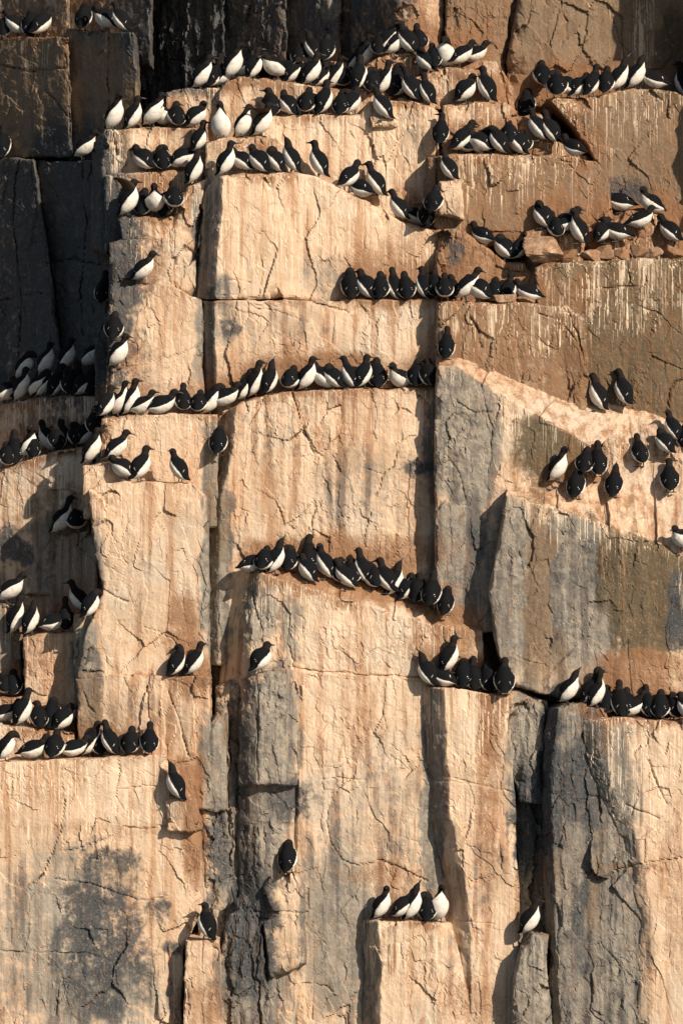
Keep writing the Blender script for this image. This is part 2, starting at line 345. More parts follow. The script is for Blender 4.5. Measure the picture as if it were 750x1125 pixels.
# ------------------------------------------------------------------ stains: kind, centre, radii (photograph pixels), strength
ST = {'gray': 0, 'olive': 1, 'rust': 2, 'streak': 3, 'dark': 4, 'brown': 5}
STAINS = [
 # left recess and top recess: bare rock, with the shade there painted in as dark
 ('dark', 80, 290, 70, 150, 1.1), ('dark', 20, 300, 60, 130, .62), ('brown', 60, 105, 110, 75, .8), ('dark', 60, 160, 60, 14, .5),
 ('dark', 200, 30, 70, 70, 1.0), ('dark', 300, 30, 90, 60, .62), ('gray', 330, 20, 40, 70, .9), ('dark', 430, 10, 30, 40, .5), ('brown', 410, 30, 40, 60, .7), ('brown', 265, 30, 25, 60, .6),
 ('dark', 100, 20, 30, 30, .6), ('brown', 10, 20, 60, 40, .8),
 # top right boulders
 ('rust', 525, 45, 55, 60, .5), ('brown', 640, 45, 90, 60, .62), ('gray', 640, 20, 70, 40, .5), ('rust', 600, 80, 60, 30, .45), ('olive', 738, 60, 22, 50, .9), ('streak', 706, 50, 12, 60, .9), ('rust', 455, 25, 30, 35, .6),
 ('brown', 500, 95, 30, 25, .5), ('rust', 545, 95, 40, 25, .6), ('rust', 570, 120, 50, 40, .45),
 ('rust', 640, 160, 28, 50, .7), ('gray', 690, 190, 50, 60, .5), ('rust', 600, 220, 70, 40, .6), ('rust', 690, 235, 70, 30, .8), ('dark', 690, 212, 26, 14, .7), ('brown', 560, 235, 70, 36, .6),
 ('rust', 560, 280, 90, 35, .6), ('brown', 500, 280, 25, 30, .8), ('dark', 500, 268, 10, 25, .5),
 ('olive', 690, 370, 75, 70, 1.1), ('rust', 630, 320, 45, 30, .7), ('streak', 690, 320, 60, 40, .9), ('gray', 720, 330, 30, 40, .3), ('olive', 735, 300, 24, 30, .8),
 # main upper blocks; grey along their left sides paints in the shade
 ('gray', 225, 260, 13, 80, 1.0), ('gray', 240, 320, 20, 22, .75), ('gray', 355, 305, 30, 28, .55), ('dark', 236, 318, 12, 10, .45), ('gray', 112, 210, 14, 70, 1.1), ('gray', 128, 250, 12, 16, .8),
 ('gray', 240, 355, 25, 30, .6), ('dark', 250, 360, 14, 12, .5), ('gray', 225, 380, 12, 60, 1.0), ('gray', 310, 360, 60, 26, .35), ('gray', 452, 150, 14, 40, .5),
 ('streak', 280, 230, 45, 60, 1.0), ('streak', 340, 250, 40, 50, .6), ('rust', 300, 205, 30, 16, .3), ('rust', 430, 290, 50, 30, .7), ('rust', 410, 330, 40, 50, .35), ('rust', 160, 290, 30, 30, .6), ('rust', 150, 400, 40, 22, .55), ('rust', 300, 405, 110, 26, .5),
 ('streak', 150, 160, 45, 24, .5), ('rust', 170, 215, 40, 24, .45), ('streak', 430, 160, 40, 60, .6),
 ('rust', 560, 375, 80, 40, .45), ('streak', 590, 360, 55, 26, .8), ('brown', 540, 380, 30, 30, .5), ('brown', 640, 380, 14, 50, .6),
 # right slope, grey and olive faces
 ('gray', 510, 480, 38, 90, 1.2), ('gray', 505, 610, 30, 80, 1.0), ('olive', 605, 488, 38, 40, 1.2), ('olive', 640, 500, 22, 25, 1.0), ('streak', 560, 445, 14, 40, .8), ('rust', 560, 440, 30, 30, .4), ('dark', 524, 590, 12, 30, .6),
 ('gray', 560, 650, 26, 100, 1.2), ('gray', 630, 650, 46, 90, 1.15), ('brown', 592, 640, 16, 110, 1.0), ('dark', 612, 650, 8, 60, .5), ('dark', 648, 610, 9, 50, .5), ('olive', 715, 650, 46, 75, 1.25), ('olive', 670, 630, 16, 50, .9), ('dark', 745, 670, 16, 50, .7), ('rust', 700, 733, 55, 20, .9), ('streak', 680, 575, 40, 22, .8), ('streak', 600, 560, 40, 20, .6),
 ('streak', 660, 470, 70, 30, .35), ('rust', 650, 480, 60, 20, .3), ('brown', 600, 720, 25, 40, .8),
 # centre
 ('gray', 238, 600, 16, 130, 1.3), ('brown', 240, 560, 14, 60, .7), ('gray', 285, 670, 22, 45, .75), ('gray', 320, 690, 12, 40, .7), ('gray', 300, 480, 40, 40, .35), ('gray', 390, 540, 60, 50, .5), ('rust', 390, 605, 110, 22, .75), ('rust', 375, 480, 30, 50, .4),
 ('rust', 500, 692, 34, 22, .9), ('rust', 470, 710, 40, 20, .6), ('rust', 400, 650, 100, 20, .5), ('streak', 400, 700, 70, 40, .5), ('rust', 455, 540, 20, 60, .5), ('dark', 460, 512, 20, 10, .7),
 ('gray', 400, 880, 80, 70, .42), ('gray', 370, 1020, 46, 110, .85), ('gray', 440, 930, 40, 30, .5), ('rust', 420, 960, 50, 14, .6), ('rust', 400, 800, 60, 60, .25),
 ('gray', 300, 800, 28, 70, 1.2), ('gray', 270, 900, 40, 120, 1.2), ('dark', 318, 880, 26, 26, .75), ('dark', 275, 1020, 30, 80, .85), ('dark', 240, 930, 14, 50, .6), ('gray', 274, 1080, 34, 60, 1.2), ('dark', 265, 880, 10, 120, .55), ('brown', 255, 800, 14, 50, .7),
 ('gray', 232, 840, 14, 50, 1.0),
 ('rust', 205, 690, 18, 36, .9), ('rust', 215, 745, 24, 24, .7), ('rust', 215, 905, 14, 60, 1.1), ('rust', 205, 850, 24, 30, .6), ('rust', 170, 650, 40, 30, .25), ('gray', 150, 640, 40, 60, .35), ('gray', 150, 780, 40, 30, .35), ('brown', 100, 780, 14, 40, .8),
 # lower left block
 ('streak', 70, 870, 110, 40, 1.0), ('dark', 112, 1035, 52, 100, .66), ('dark', 118, 948, 36, 20, .6), ('gray', 70, 1010, 60, 90, .75), ('gray', 100, 1090, 90, 50, .8), ('gray', 10, 1040, 20, 90, .6), ('dark', 178, 1000, 14, 20, .6), ('rust', 100, 910, 90, 8, .5), ('rust', 222, 1105, 30, 30, .6), ('dark', 190, 1040, 8, 10, .6),
 # centre right column; the thin grey strips paint its shaded left faces
 ('rust', 540, 790, 14, 60, .9), ('streak', 510, 800, 30, 40, .9), ('rust', 535, 900, 10, 90, .6), ('gray', 530, 960, 30, 50, .4), ('rust', 520, 1100, 40, 30, .6), ('gray', 475, 880, 12, 130, 1.2), ('gray', 404, 1070, 9, 70, 1.3), ('streak', 440, 1040, 40, 40, .8), ('rust', 430, 1045, 8, 30, .9), ('gray', 500, 1060, 30, 40, .4),
 # lower right
 ('gray', 640, 960, 55, 220, 1.3), ('dark', 605, 860, 16, 90, .9), ('dark', 645, 860, 30, 60, .75), ('dark', 640, 1010, 10, 80, .6), ('brown', 655, 920, 10, 120, .7), ('brown', 615, 930, 10, 70, .6), ('gray', 690, 1060, 30, 90, .45), ('streak', 710, 850, 50, 60, 1.0), ('rust', 740, 960, 16, 100, .5), ('rust', 660, 815, 20, 20, .6), ('rust', 700, 955, 70, 5, .6),
 ('gray', 580, 850, 20, 110, 1.1), ('dark', 578, 900, 16, 60, .9), ('gray', 585, 1080, 22, 60, 1.3), ('brown', 590, 960, 12, 40, .8),
 # lower left nooks; the grey patches paint in their shade
 ('gray', 70, 620, 45, 60, .9), ('dark', 15, 600, 25, 20, .7), ('rust', 40, 725, 30, 20, .6), ('brown', 60, 560, 40, 40, .6), ('gray', 95, 730, 14, 50, 1.1), ('brown', 55, 470, 50, 30, .7), ('gray', 10, 690, 22, 60, .9),
]
for led, bx, by, ps, fc, bk in BIRDS:
    STAINS.append(('rust', bx, by - 14, 20, 20, .295))
    STAINS.append(('streak', bx + 2, by + 26, 7, 40, .30))
    STAINS.append(('rust', bx, by + 6, 12, 9, .16))

CRACKS = [ ([(120, 36), (118, 90), (128, 170)], 1.6, .14), ([(0, 70), (30, 78), (72, 74)], 1.4, .12), ([(20, 176), (14, 240), (24, 330), (18, 420)], 1.6, .14), ([(45, 290), (80, 284), (112, 292)], 1.6, .14), ([(90, 180), (96, 250), (88, 330), (96, 400)], 1.6, .14), ([(0, 330), (40, 322), (60, 326)], 1.4, .12), ([(160, 0), (172, 40), (168, 90)], 1.6, .14), ([(205, 0), (198, 50), (210, 90)], 1.6, .14), ([(750, 417), (742, 420), (735, 430), (732, 448), (732, 458)], 2.4, .1),  # points, half width px, depth m
 ([(35, 178), (42, 235), (52, 290), (60, 340), (70, 395)], 1.3, .10), ([(72, 60), (76, 100), (78, 150)], 1.2, .08), ([(45, 95), (62, 110), (82, 140)], 1.2, .07),
 ([(245, 325), (280, 327), (320, 327), (345, 333), (382, 342)], 1.4, .09), ([(280, 339), (305, 343), (332, 352)], 1.0, .05), ([(245, 310), (262, 307), (275, 310)], 1.0, .05),
 ([(322, 375 + 55), (328, 455), (336, 475), (343, 497)], 2.2, .12), ([(272, 468), (284, 452), (290, 430)], 1.0, .05), ([(412, 544), (420, 522), (434, 512), (437, 490)], 1.3, .07), ([(404, 515), (418, 520)], 1.0, .04),
 ([(400, 592), (405, 575), (408, 560)], 1.1, .06), ([(275, 643), (284, 680), (290, 712)], 1.6, .10), ([(318, 710), (322, 735)], 2.2, .12),
 ([(316, 733), (345, 737), (390, 741), (430, 742), (465, 745)], 1.5, .09), ([(430, 742), (444, 748), (470, 750)], 1.0, .04),
 ([(360, 885), (358, 905), (362, 925), (376, 945), (392, 950), (420, 945), (452, 960), (470, 968)], 1.4, .08), ([(357, 900), (364, 878), (376, 860), (376, 846)], 1.2, .06), ([(352, 858), (376, 855), (400, 855)], 1.0, .05),
 ([(420, 780), (424, 800), (414, 820), (400, 832)], 1.0, .045), ([(430, 832), (447, 845)], 1.0, .04), ([(270, 1002), (310, 1002), (337, 1004)], 1.2, .07), ([(316, 1083), (345, 1080), (366, 1088)], 1.2, .06), ([(344, 1080), (343, 1120)], 1.0, .05),
 ([(70, 880), (69, 910), (55, 940), (48, 960), (30, 975)], 1.3, .07), ([(32, 925), (20, 940), (0, 943)], 1.0, .04), ([(70, 936), (110, 926), (135, 910), (165, 909), (190, 903)], 1.3, .07), ([(60, 966), (100, 972), (150, 988), (185, 985)], 1.3, .06), ([(0, 1045), (90, 1048), (110, 1052)], 1.0, .045), ([(183, 1040), (190, 1085), (195, 1122)], 1.4, .08), ([(180, 905), (222, 935)], 1.0, .03), ([(218, 890), (223, 930), (226, 985)], 1.4, .08),
 ([(130, 828), (132, 850), (128, 875), (134, 890)], 1.0, .05), ([(132, 868), (160, 864), (178, 866)], 1.1, .05), ([(162, 755), (165, 790), (172, 815)], 1.1, .06), ([(186, 758), (196, 790), (208, 830)], 1.6, .09),
 ([(92, 738), (112, 739)], 1.6, .09), ([(92, 760), (96, 775), (104, 782)], 1.6, .09), ([(112, 648), (128, 655), (142, 660)], 1.5, .07), ([(172, 740 + 60), (200, 757)], 1.0, .03),
 ([(491, 870), (470, 855), (530, 862), (560, 870)], 1.0, .03), ([(490, 853), (530, 862), (562, 872)], 1.1, .05), ([(515, 968), (540, 962), (560, 960)], 1.0, .04), ([(500, 1012), (545, 1016)], 1.0, .04),
 ([(516, 350), (524, 362), (530, 382)], 2.2, .11), ([(622, 340), (634, 370), (642, 400)], 1.5, .08), ([(590, 345), (615, 352), (632, 375)], 1.3, .06), ([(700, 335), (725, 345), (748, 370)], 1.2, .05), ([(660, 318), (700, 315)], 1.2, .05),
 ([(672, 20), (680, 45), (690, 60)], 1.2, .06), ([(565, 0), (563, 15), (556, 40), (553, 70), (560, 76)], 2.4, .18), ([(487, 42), (485, 10)], 2, .15), ([(711, 835), (722, 860), (732, 882)], 1.7, .09), ([(686, 884), (705, 892), (722, 900)], 1.5, .08), ([(655, 967), (690, 952), (750, 942)], 1.3, .06),
 ([(500, 440), (520, 455), (540, 450)], 1.2, .06), ([(490, 500), (505, 520), (512, 560)], 1.2, .06), ([(530, 430), (540, 470), (536, 520)], 1.4, .06), ([(680, 450), (690, 465), (700, 478), (690, 490)], 1.4, .07), ([(660, 570), (690, 560), (720, 570)], 1.1, .05), ([(600, 745), (640, 700), (652, 670)], 1.1, .04), ([(645, 1040), (660, 1035), (680, 1060), (672, 1100)], 1.5, .08), ([(615, 870), (622, 900), (612, 930)], 1.4, .06), ([(150, 140), (146, 175)], 1.0, .04), ([(480, 120), (479, 190), (482, 240)], 1.6, .1), ([(408, 110), (412, 150), (405, 190)], 1.0, .04), ([(130, 360), (150, 380), (148, 410)], 1.0, .04),
 ([(128, 500), (140, 485), (165, 470), (172, 458)], 1.2, .05), ([(160, 690), (190, 700), (206, 730)], 1.0, .04), ([(250, 770), (254, 830), (250, 890), (256, 960)], 2.0, .12), ([(284, 760), (282, 820), (284, 858)], 1.6, .08), ([(300, 870), (316, 890), (330, 884)], 1.2, .06),
]

def seg_dist(px, py, pts):
    d = np.full(px.shape, 1e9)
    for (x0, y0), (x1, y1) in zip(pts[:-1], pts[1:]):
        vx, vy = x1 - x0, y1 - y0
        t = np.clip(((px - x0) * vx + (py - y0) * vy) / (vx * vx + vy * vy + 1e-9), 0, 1)
        d = np.minimum(d, np.hypot(px - x0 - t * vx, py - y0 - t * vy))
    return d

def stain_values(px, py, co):
    n = fbm(co * 3.0, 3) * 14
    m = fbm(co * 3.0 + 40, 3) * 14
    qx, qy = px + n, py + m
    out = np.zeros((len(px), 6), np.float32)
    x0, x1, y0, y1 = px.min() - 40, px.max() + 40, py.min() - 60, py.max() + 60
    for k, cx, cy, rx, ry, s in STAINS:
        if cx + rx * 2 < x0 or cx - rx * 2 > x1 or cy + ry * 2 < y0 or cy - ry * 2 > y1: continue
        q = ((qx - cx) / rx) ** 2 + ((qy - cy) / ry) ** 2
        v = s * np.exp(-q * q * .55)
        i = ST[k]
        if k in ('streak',) or s < .3: out[:, i] = np.minimum(1.2, out[:, i] + v)
        else: out[:, i] = np.maximum(out[:, i], v)
    return np.clip(out, 0, 1.3)

# ------------------------------------------------------------------ rock blocks
def polyline(pts, t):
    p = np.array(pts, float)
    d = np.r_[0, np.cumsum(np.hypot(*np.diff(p, axis=0).T))]
    d /= d[-1]
    return np.stack([np.interp(t, d, p[:, 0]), np.interp(t, d, p[:, 1])], -1)

CLIFF = None
SP = 1.5
BASE = {}
def block(name, top, bottom, y, left=None, right=None, back=1.3, ch={}, rough=1.0, bulge=.012, tb=None, tby=None,
          gray=0, olive=0, rust=0, streak=.25, dark=0, brown=0, sp=None, edge=5, flute=1.0):
    """One rock: its front outline in photograph pixels at depth y (metres behind the reference plane), rounded
    edges, faceted and cracked face, and sides that run back into the cliff."""
    sp = sp or SP
    left = left or [top[0], bottom[0]]; right = right or [top[-1], bottom[-1]]
    T, B, L, Rr = [np.array(q, float) for q in (top, bottom, left, right)]
    L[0] = T[0]; L[-1] = B[0]; Rr[0] = T[-1]; Rr[-1] = B[-1]
    ln = lambda q: np.hypot(*np.diff(q, axis=0).T).sum()
    nu = max(6, int(max(ln(T), ln(B)) / sp)); nv = max(6, int(max(ln(L), ln(Rr)) / sp))
    u = np.linspace(0, 1, nu + 1); v = np.linspace(0, 1, nv + 1)
    # denser towards the rims
    ct, cb, cl, cr = polyline(T, u), polyline(B, u), polyline(L, v), polyline(Rr, v)
    U, V = np.meshgrid(u, v)
    U3, V3 = U[..., None], V[..., None]
    P = (1 - V3) * ct[None] + V3 * cb[None] + (1 - U3) * cl[:, None] + U3 * cr[:, None] \
        - ((1 - U3) * (1 - V3) * T[0] + U3 * (1 - V3) * T[-1] + (1 - U3) * V3 * B[0] + U3 * V3 * B[-1])
    yy = (y,) * 4 if not isinstance(y, tuple) else y
    Y = (1 - U) * (1 - V) * yy[0] + U * (1 - V) * yy[1] + U * V * yy[2] + (1 - U) * V * yy[3]
    dl = P[..., 0] - cl[:, None, 0]; dr = cr[:, None, 0] - P[..., 0]
    dt = P[..., 1] - ct[None, :, 1]; db = cb[None, :, 1] - P[..., 1]
    Y = Y - bulge * np.sin(np.pi * U) * np.sin(np.pi * V) ** .7
    en = fbm(np.stack([P[..., 0] * S * 3 + yy[0] * 5, P[..., 1] * S * 3, P[..., 0] * 0 + yy[1]], -1).reshape(-1, 3), 3).reshape(Y.shape)
    cv, ct_, cg = cells((P[..., 0] * S * 5 + yy[0] * 3).ravel() + .5 * en.ravel(), (P[..., 1] * S * 4).ravel() + .5 * en.ravel(), 5)
    ee = edge * (np.clip(.75 + 2.4 * en, .25, 2.2) + 4.2 * np.clip(cv.reshape(Y.shape) - .2, 0, 1) / .3) * .62
    for dd in (dl, dr, dt, db):          # rounded, chipped rim
        q = np.clip(1 - np.maximum(dd, 0) / ee, 0, 1)
        Y = Y + ee * S * .9 * (1 - np.sqrt(np.clip(1 - q * q, 0, 1)))
    for side, (wd, dp) in ch.items():    # broad side facet
        dd = {'l': dl, 'r': dr, 't': dt, 'b': db}[side]
        nz = fbm(np.stack([P[..., 0] * 0 + 3.1 * len(top) + yy[0] * 7, P[..., 1] * .03, P[..., 1] * 0], -1).reshape(-1, 3), 3).reshape(Y.shape)
        ww = wd * (1 + .2 * nz) if side in 'lr' else wd
        Y = Y + dp * np.clip(1 - dd / ww, 0, 1) ** 1.15
    px, py, Yf = P[..., 0].ravel(), P[..., 1].ravel(), Y.ravel()
    x, z = PX(px, py, Yf)
    co = np.stack([x, Yf, z], -1).astype(np.float32)
    seedv = np.array([(T[0, 0] * 13.7 % 31), (T[0, 1] * 7.3 % 29), (B[-1, 0] * 3.1 % 23)], np.float32)
    q = co + seedv
    # face relief along the depth axis
    val, tilt, gap = cells(q[:, 0] * 2.3 + .14 * fbm(q * 2.2, 2), q[:, 2] * 1.25 + .14 * fbm(q * 2.2 + 9, 2), 1)
    val2, tilt2, gap2 = cells(q[:, 0] * 6.5 + .18 * fbm(q * 4, 2), q[:, 2] * 3.0 + .18 * fbm(q * 4 + 9, 2), 2)
    act = .3 + .7 * sstep(.0, .35, fbm(q * .9 + 5, 2))
    act2 = .3 + .7 * sstep(.05, .4, fbm(q * 1.7 + 15, 2))
    val4, tilt4, gap4 = cells(q[:, 0] * 14 + .2 * fbm(q * 8, 2), q[:, 2] * 7.5 + .2 * fbm(q * 8 + 9, 2), 4)
    act3 = sstep(-.05, .35, fbm(q * 1.3 + 35, 3))
    fl = fbm(q * np.array([7, 7, 0.9]), 4)
    d = .042 * fbm(q * 1.1, 3) + rough * (
        act * (.016 * val + .13 * tilt + .004 * np.exp(-(gap / .022)))
        + act2 * (.006 * val2 + .075 * tilt2 + .004 * np.exp(-(gap2 / .05)))
        + act3 * (.005 * val4 + .040 * tilt4)
        + .009 * fbm(q * 5, 4) + .007 * fbm(q * 19, 3) + .012 * flute * fl)
    if rough > 1.4:
        rid = 1 - np.abs(fbm(q * np.array([4.5, 4.5, .8]) + 3, 4)) * 2.4
        d = d - .07 * (rough - 1) * (rid - .5)
        v3_, t3_, g3_ = cells(q[:, 0] * 5.0 + .6 * fbm(q * 3, 3), q[:, 2] * .8 + .6 * fbm(q * 3 + 9, 3), 9)
        d = d + (rough - 1) * (.085 * v3_ + .16 * t3_ + .02 * np.exp(-g3_ / .04))
    for pts, hw, dep in CRACKS:
        pa = np.array(pts)
        if pa[:, 0].max() < px.min() or pa[:, 0].min() > px.max() or pa[:, 1].max() < py.min() or pa[:, 1].min() > py.max(): continue
        sel = (px > pa[:, 0].min() - 8) & (px < pa[:, 0].max() + 8) & (py > pa[:, 1].min() - 8) & (py < pa[:, 1].max() + 8)
        if not sel.any(): continue
        jx = px[sel] + 2.4 * fbm(q[sel] * 4.5, 3); jy = py[sel] + 2.4 * fbm(q[sel] * 4.5 + 7, 3)
        dd = seg_dist(jx, jy, pts)
        wv = hw * (1 + .6 * fbm(q[sel] * 3 + 2, 2))
        d[sel] += .62 * dep * np.exp(-(dd / np.maximum(wv * .40, .22))) * np.clip(1.0 + 1.8 * fbm(q[sel] * 3.3 + 21, 2), .1, 1.6)
    co[:, 1] += d
    # sides: boundary loop swept back
    idx = np.arange((nu + 1) * (nv + 1)).reshape(nv + 1, nu + 1)
    loop = np.concatenate([idx[0, :-1], idx[:-1, -1], idx[-1, :0:-1], idx[:0:-1, 0]])
    ntop = nu + 1
    bco = co[loop]
    dest = bco.copy(); dest[:, 1] = bco[:, 1] + back
    if tb is not None:
        tp = polyline(tb, u); tx, tz = PX(tp[:, 0], tp[:, 1], tby)
        dest[:ntop, 0] = tx; dest[:ntop, 1] = tby; dest[:ntop, 2] = tz
        f = np.linspace(0, 1, 26)[1:] ** 1.15
    else:
        dest[:nu + 1, 2] += .02
        f = np.array([.012, .03, .06, .1, .15, .21, .28, .36, .46, .62, 1.0])
    rings = [bco + (dest - bco) * k for k in f]
    sk = np.concatenate(rings)
    allco = np.concatenate([co, sk])
    fall = np.concatenate([np.ones(len(co)), np.repeat(1 - 0 * f, len(loop))])
    qa = allco + seedv
    for ax in range(3):
        amp = .022 if ax != 1 else .0
        if ax == 1: continue
        allco[:, ax] += amp * fbm(qa * 2.6 + 31 * ax, 3) * 1.6 + .016 * rough * fbm(qa * 8 + 51 * ax, 4)
    jv, jt, jg = cells(qa[:, 0] * 7 + qa[:, 1] * 4, qa[:, 2] * 6 + qa[:, 1] * 3, 6)
    allco[:, 2] += .020 * jv * rough; allco[:, 0] += .020 * jt * rough
    if tb is not None:      # relief of a sloping shelf
        s0 = len(co)
        gs = qa[s0:]
        hz = .05 * fbm(gs * 2.4 + 3, 4) + .02 * fbm(gs * 8, 3)
        win = np.repeat(np.sin(np.pi * np.clip(f, 0, 1)) ** .5, len(loop))
        allco[s0:, 2] += hz * win
    quads = [np.stack([idx[:-1, :-1], idx[1:, :-1], idx[1:, 1:], idx[:-1, 1:]], -1).reshape(-1, 4)]
    nl = len(loop); prev = loop
    for k in range(len(f)):
        cur = len(co) + k * nl + np.arange(nl)
        quads.append(np.stack([prev, np.roll(prev, -1), np.roll(cur, -1), cur], -1))
        prev = cur
    quads = np.concatenate(quads)
    ppx, ppy = to_px(allco)
    st = stain_values(ppx, ppy, allco)
    vb = np.concatenate([V.ravel(), np.zeros(len(sk))])
    st[:, 4] *= 1.2
    for i, b0 in enumerate((gray, olive, rust, 0, dark, brown)):
        if b0: st[:, i] = np.maximum(st[:, i], b0)
    below = ppy - np.interp(ppx, T[:, 0], T[:, 1])
    ln_ = 55 * np.exp(2.2 * fbm(allco * np.array([5, 5, .4]) + seedv, 3))
    st[:, 3] = st[:, 3] * np.clip(.75 + 1.6 * fbm(allco * np.array([4, 4, .8]) + 8, 3), .1, 1.3)
    st[:, 3] = np.clip(st[:, 3] + .9 * streak * np.exp(-np.maximum(below, 0) / ln_), 0, 1)
    st[len(co):, 3] *= .15
    if tb is not None: st[len(co):, :2] *= .15; st[len(co):, 5] = np.maximum(st[len(co):, 5], .3); st[len(co):, 2] = np.maximum(st[len(co):, 2], .46); st[len(co):, 3] = np.maximum(st[len(co):, 3], .12)
    st[:, 2] = np.maximum(st[:, 2], (.36 + .8 * np.clip(fbm(allco * 2.2 + 4, 2), 0, 1)) * np.exp(-(below / 8) ** 2))
    me = new_mesh(name, allco, quads, ROCK, False, {'stain': st[:, :3], 'wash': st[:, 3:6]})
    return link_obj(name, me, CLIFF)

# the cliff itself: a deep backing mass that the blocks grow out of (goes down into the sea)
def backing():
    gx = np.linspace(-45, 45, 91); gz = np.linspace(-6, 34, 61)
    X, Z = np.meshgrid(gx, gz)
    p = np.stack([X.ravel(), X.ravel() * 0, Z.ravel()], -1)
    Yb = 9.0 + 1.2 * fbm(p * .15, 4) + .5 * fbm(p * .7, 3)
    out = (np.maximum(0, np.abs(p[:, 0]) - 7) * .45 * np.where(p[:, 0] > 0, .25, 1))
    Yb = Yb + out
    co = np.stack([p[:, 0], Yb, p[:, 2]], -1)
    nx, nz = len(gx), len(gz)
    idx = np.arange(nx * nz).reshape(nz, nx)
    quads = np.stack([idx[:-1, :-1], idx[:-1, 1:], idx[1:, 1:], idx[1:, :-1]], -1).reshape(-1, 4)
    st = np.zeros((len(co), 3), np.float32); st[:, 0] = .4
    wa = np.zeros((len(co), 3), np.float32); wa[:, 1] = .3
    o = link_obj('cliff', new_mesh('cliff', co, quads, ROCK, True, {'stain': st, 'wash': wa}))
    o['kind'] = 'structure'
    return o
CLIFF = backing()

sea_c = [(-6000, -6000, 0), (6000, -6000, 0), (6000, 6000, 0), (-6000, 6000, 0)]
sea = link_obj('sea', new_mesh('sea', sea_c, [(0, 1, 2, 3)], SEAG.m, False)); sea['kind'] = 'structure'

# --- rock outside the picture, so that the place goes on
block('rock_wall', [(-600, 1170), (1500, 1170)], [(-600, 1900), (1500, 1900)], -1.0, sp=14, back=7, gray=.5, edge=20)
block('rock_wall', [(800, -260), (1500, -220)], [(800, 1350), (1500, 1350)], -.2, sp=12, back=6, gray=.3, edge=20, rust=.3)
block('rock_wall', [(-700, -250), (-70, -250)], [(-700, 1350), (-70, 1350)], (11., 6.6, 1.2, 3.5), sp=12, back=4, dark=.5, edge=20)
block('rock_wall', [(-160, -330), (900, -330)], [(-160, -50), (900, -50)], (5.5, 2.4, 2.2, 5.2), sp=8, back=4, brown=.5, edge=10)
# --- filler mass behind the ledges
block('rock_wall', [(115, 170), (900, 170)], [(115, 520), (900, 520)], 1.25, sp=5, dark=.4)
block('rock_wall', [(105, 440), (900, 440)], [(105, 1320), (900, 1320)], .25, sp=5, dark=.5)
block('rock_wall', [(-160, 540), (130, 540)], [(-160, 1320), (130, 1320)], .75, sp=5, dark=.5)

# --- left recess: faces turned away from the sun, more shade painted in by dark
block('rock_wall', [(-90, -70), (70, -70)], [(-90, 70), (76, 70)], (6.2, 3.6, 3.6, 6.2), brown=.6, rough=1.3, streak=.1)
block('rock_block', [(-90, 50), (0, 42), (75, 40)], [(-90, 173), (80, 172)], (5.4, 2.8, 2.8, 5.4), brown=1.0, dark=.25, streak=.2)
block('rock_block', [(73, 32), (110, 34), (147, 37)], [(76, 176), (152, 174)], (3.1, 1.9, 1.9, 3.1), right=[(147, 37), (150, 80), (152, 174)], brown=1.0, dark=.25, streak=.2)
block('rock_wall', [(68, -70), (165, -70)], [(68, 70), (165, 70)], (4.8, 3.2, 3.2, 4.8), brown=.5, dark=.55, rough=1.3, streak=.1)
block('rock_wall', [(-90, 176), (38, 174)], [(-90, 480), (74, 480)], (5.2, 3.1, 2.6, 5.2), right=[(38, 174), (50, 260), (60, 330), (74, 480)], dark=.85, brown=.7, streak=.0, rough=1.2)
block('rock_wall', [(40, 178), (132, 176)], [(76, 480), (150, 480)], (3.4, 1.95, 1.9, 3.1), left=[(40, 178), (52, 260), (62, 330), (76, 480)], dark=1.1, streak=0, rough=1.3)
# --- top recess, its shade painted in by the dark values
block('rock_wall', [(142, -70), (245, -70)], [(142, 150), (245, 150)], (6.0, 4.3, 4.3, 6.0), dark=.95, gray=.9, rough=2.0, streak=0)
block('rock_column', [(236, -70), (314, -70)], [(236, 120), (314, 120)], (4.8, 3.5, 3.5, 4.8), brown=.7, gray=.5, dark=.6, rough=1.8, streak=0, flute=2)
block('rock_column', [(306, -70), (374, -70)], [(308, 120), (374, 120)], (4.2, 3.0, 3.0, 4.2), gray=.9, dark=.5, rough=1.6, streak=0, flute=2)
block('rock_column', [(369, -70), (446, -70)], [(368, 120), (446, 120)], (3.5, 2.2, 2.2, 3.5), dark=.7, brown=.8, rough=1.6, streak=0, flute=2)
# --- top right boulders
block('boulder', [(424, -70), (484, -70)], [(430, 110), (489, 110)], 1.95, left=[(424, -70), (418, 0), (430, 60), (430, 110)], edge=14, rust=.3, streak=.0, ch={'l': (18, .25)}, rough=1.4)
block('boulder', [(489, -70), (572, -70)], [(489, 130), (562, 130)], 1.8, right=[(572, -70), (563, 5), (553, 60), (562, 130)], edge=9, rust=.45, brown=1.0, streak=0, rough=1.2)
block('boulder', [(577, -70), (815, -70)], [(560, 140), (815, 150)], 1.65, left=[(577, -70), (567, 10), (556, 62), (560, 140)], edge=16, brown=1.0, rust=.25, streak=.1, rough=.9)
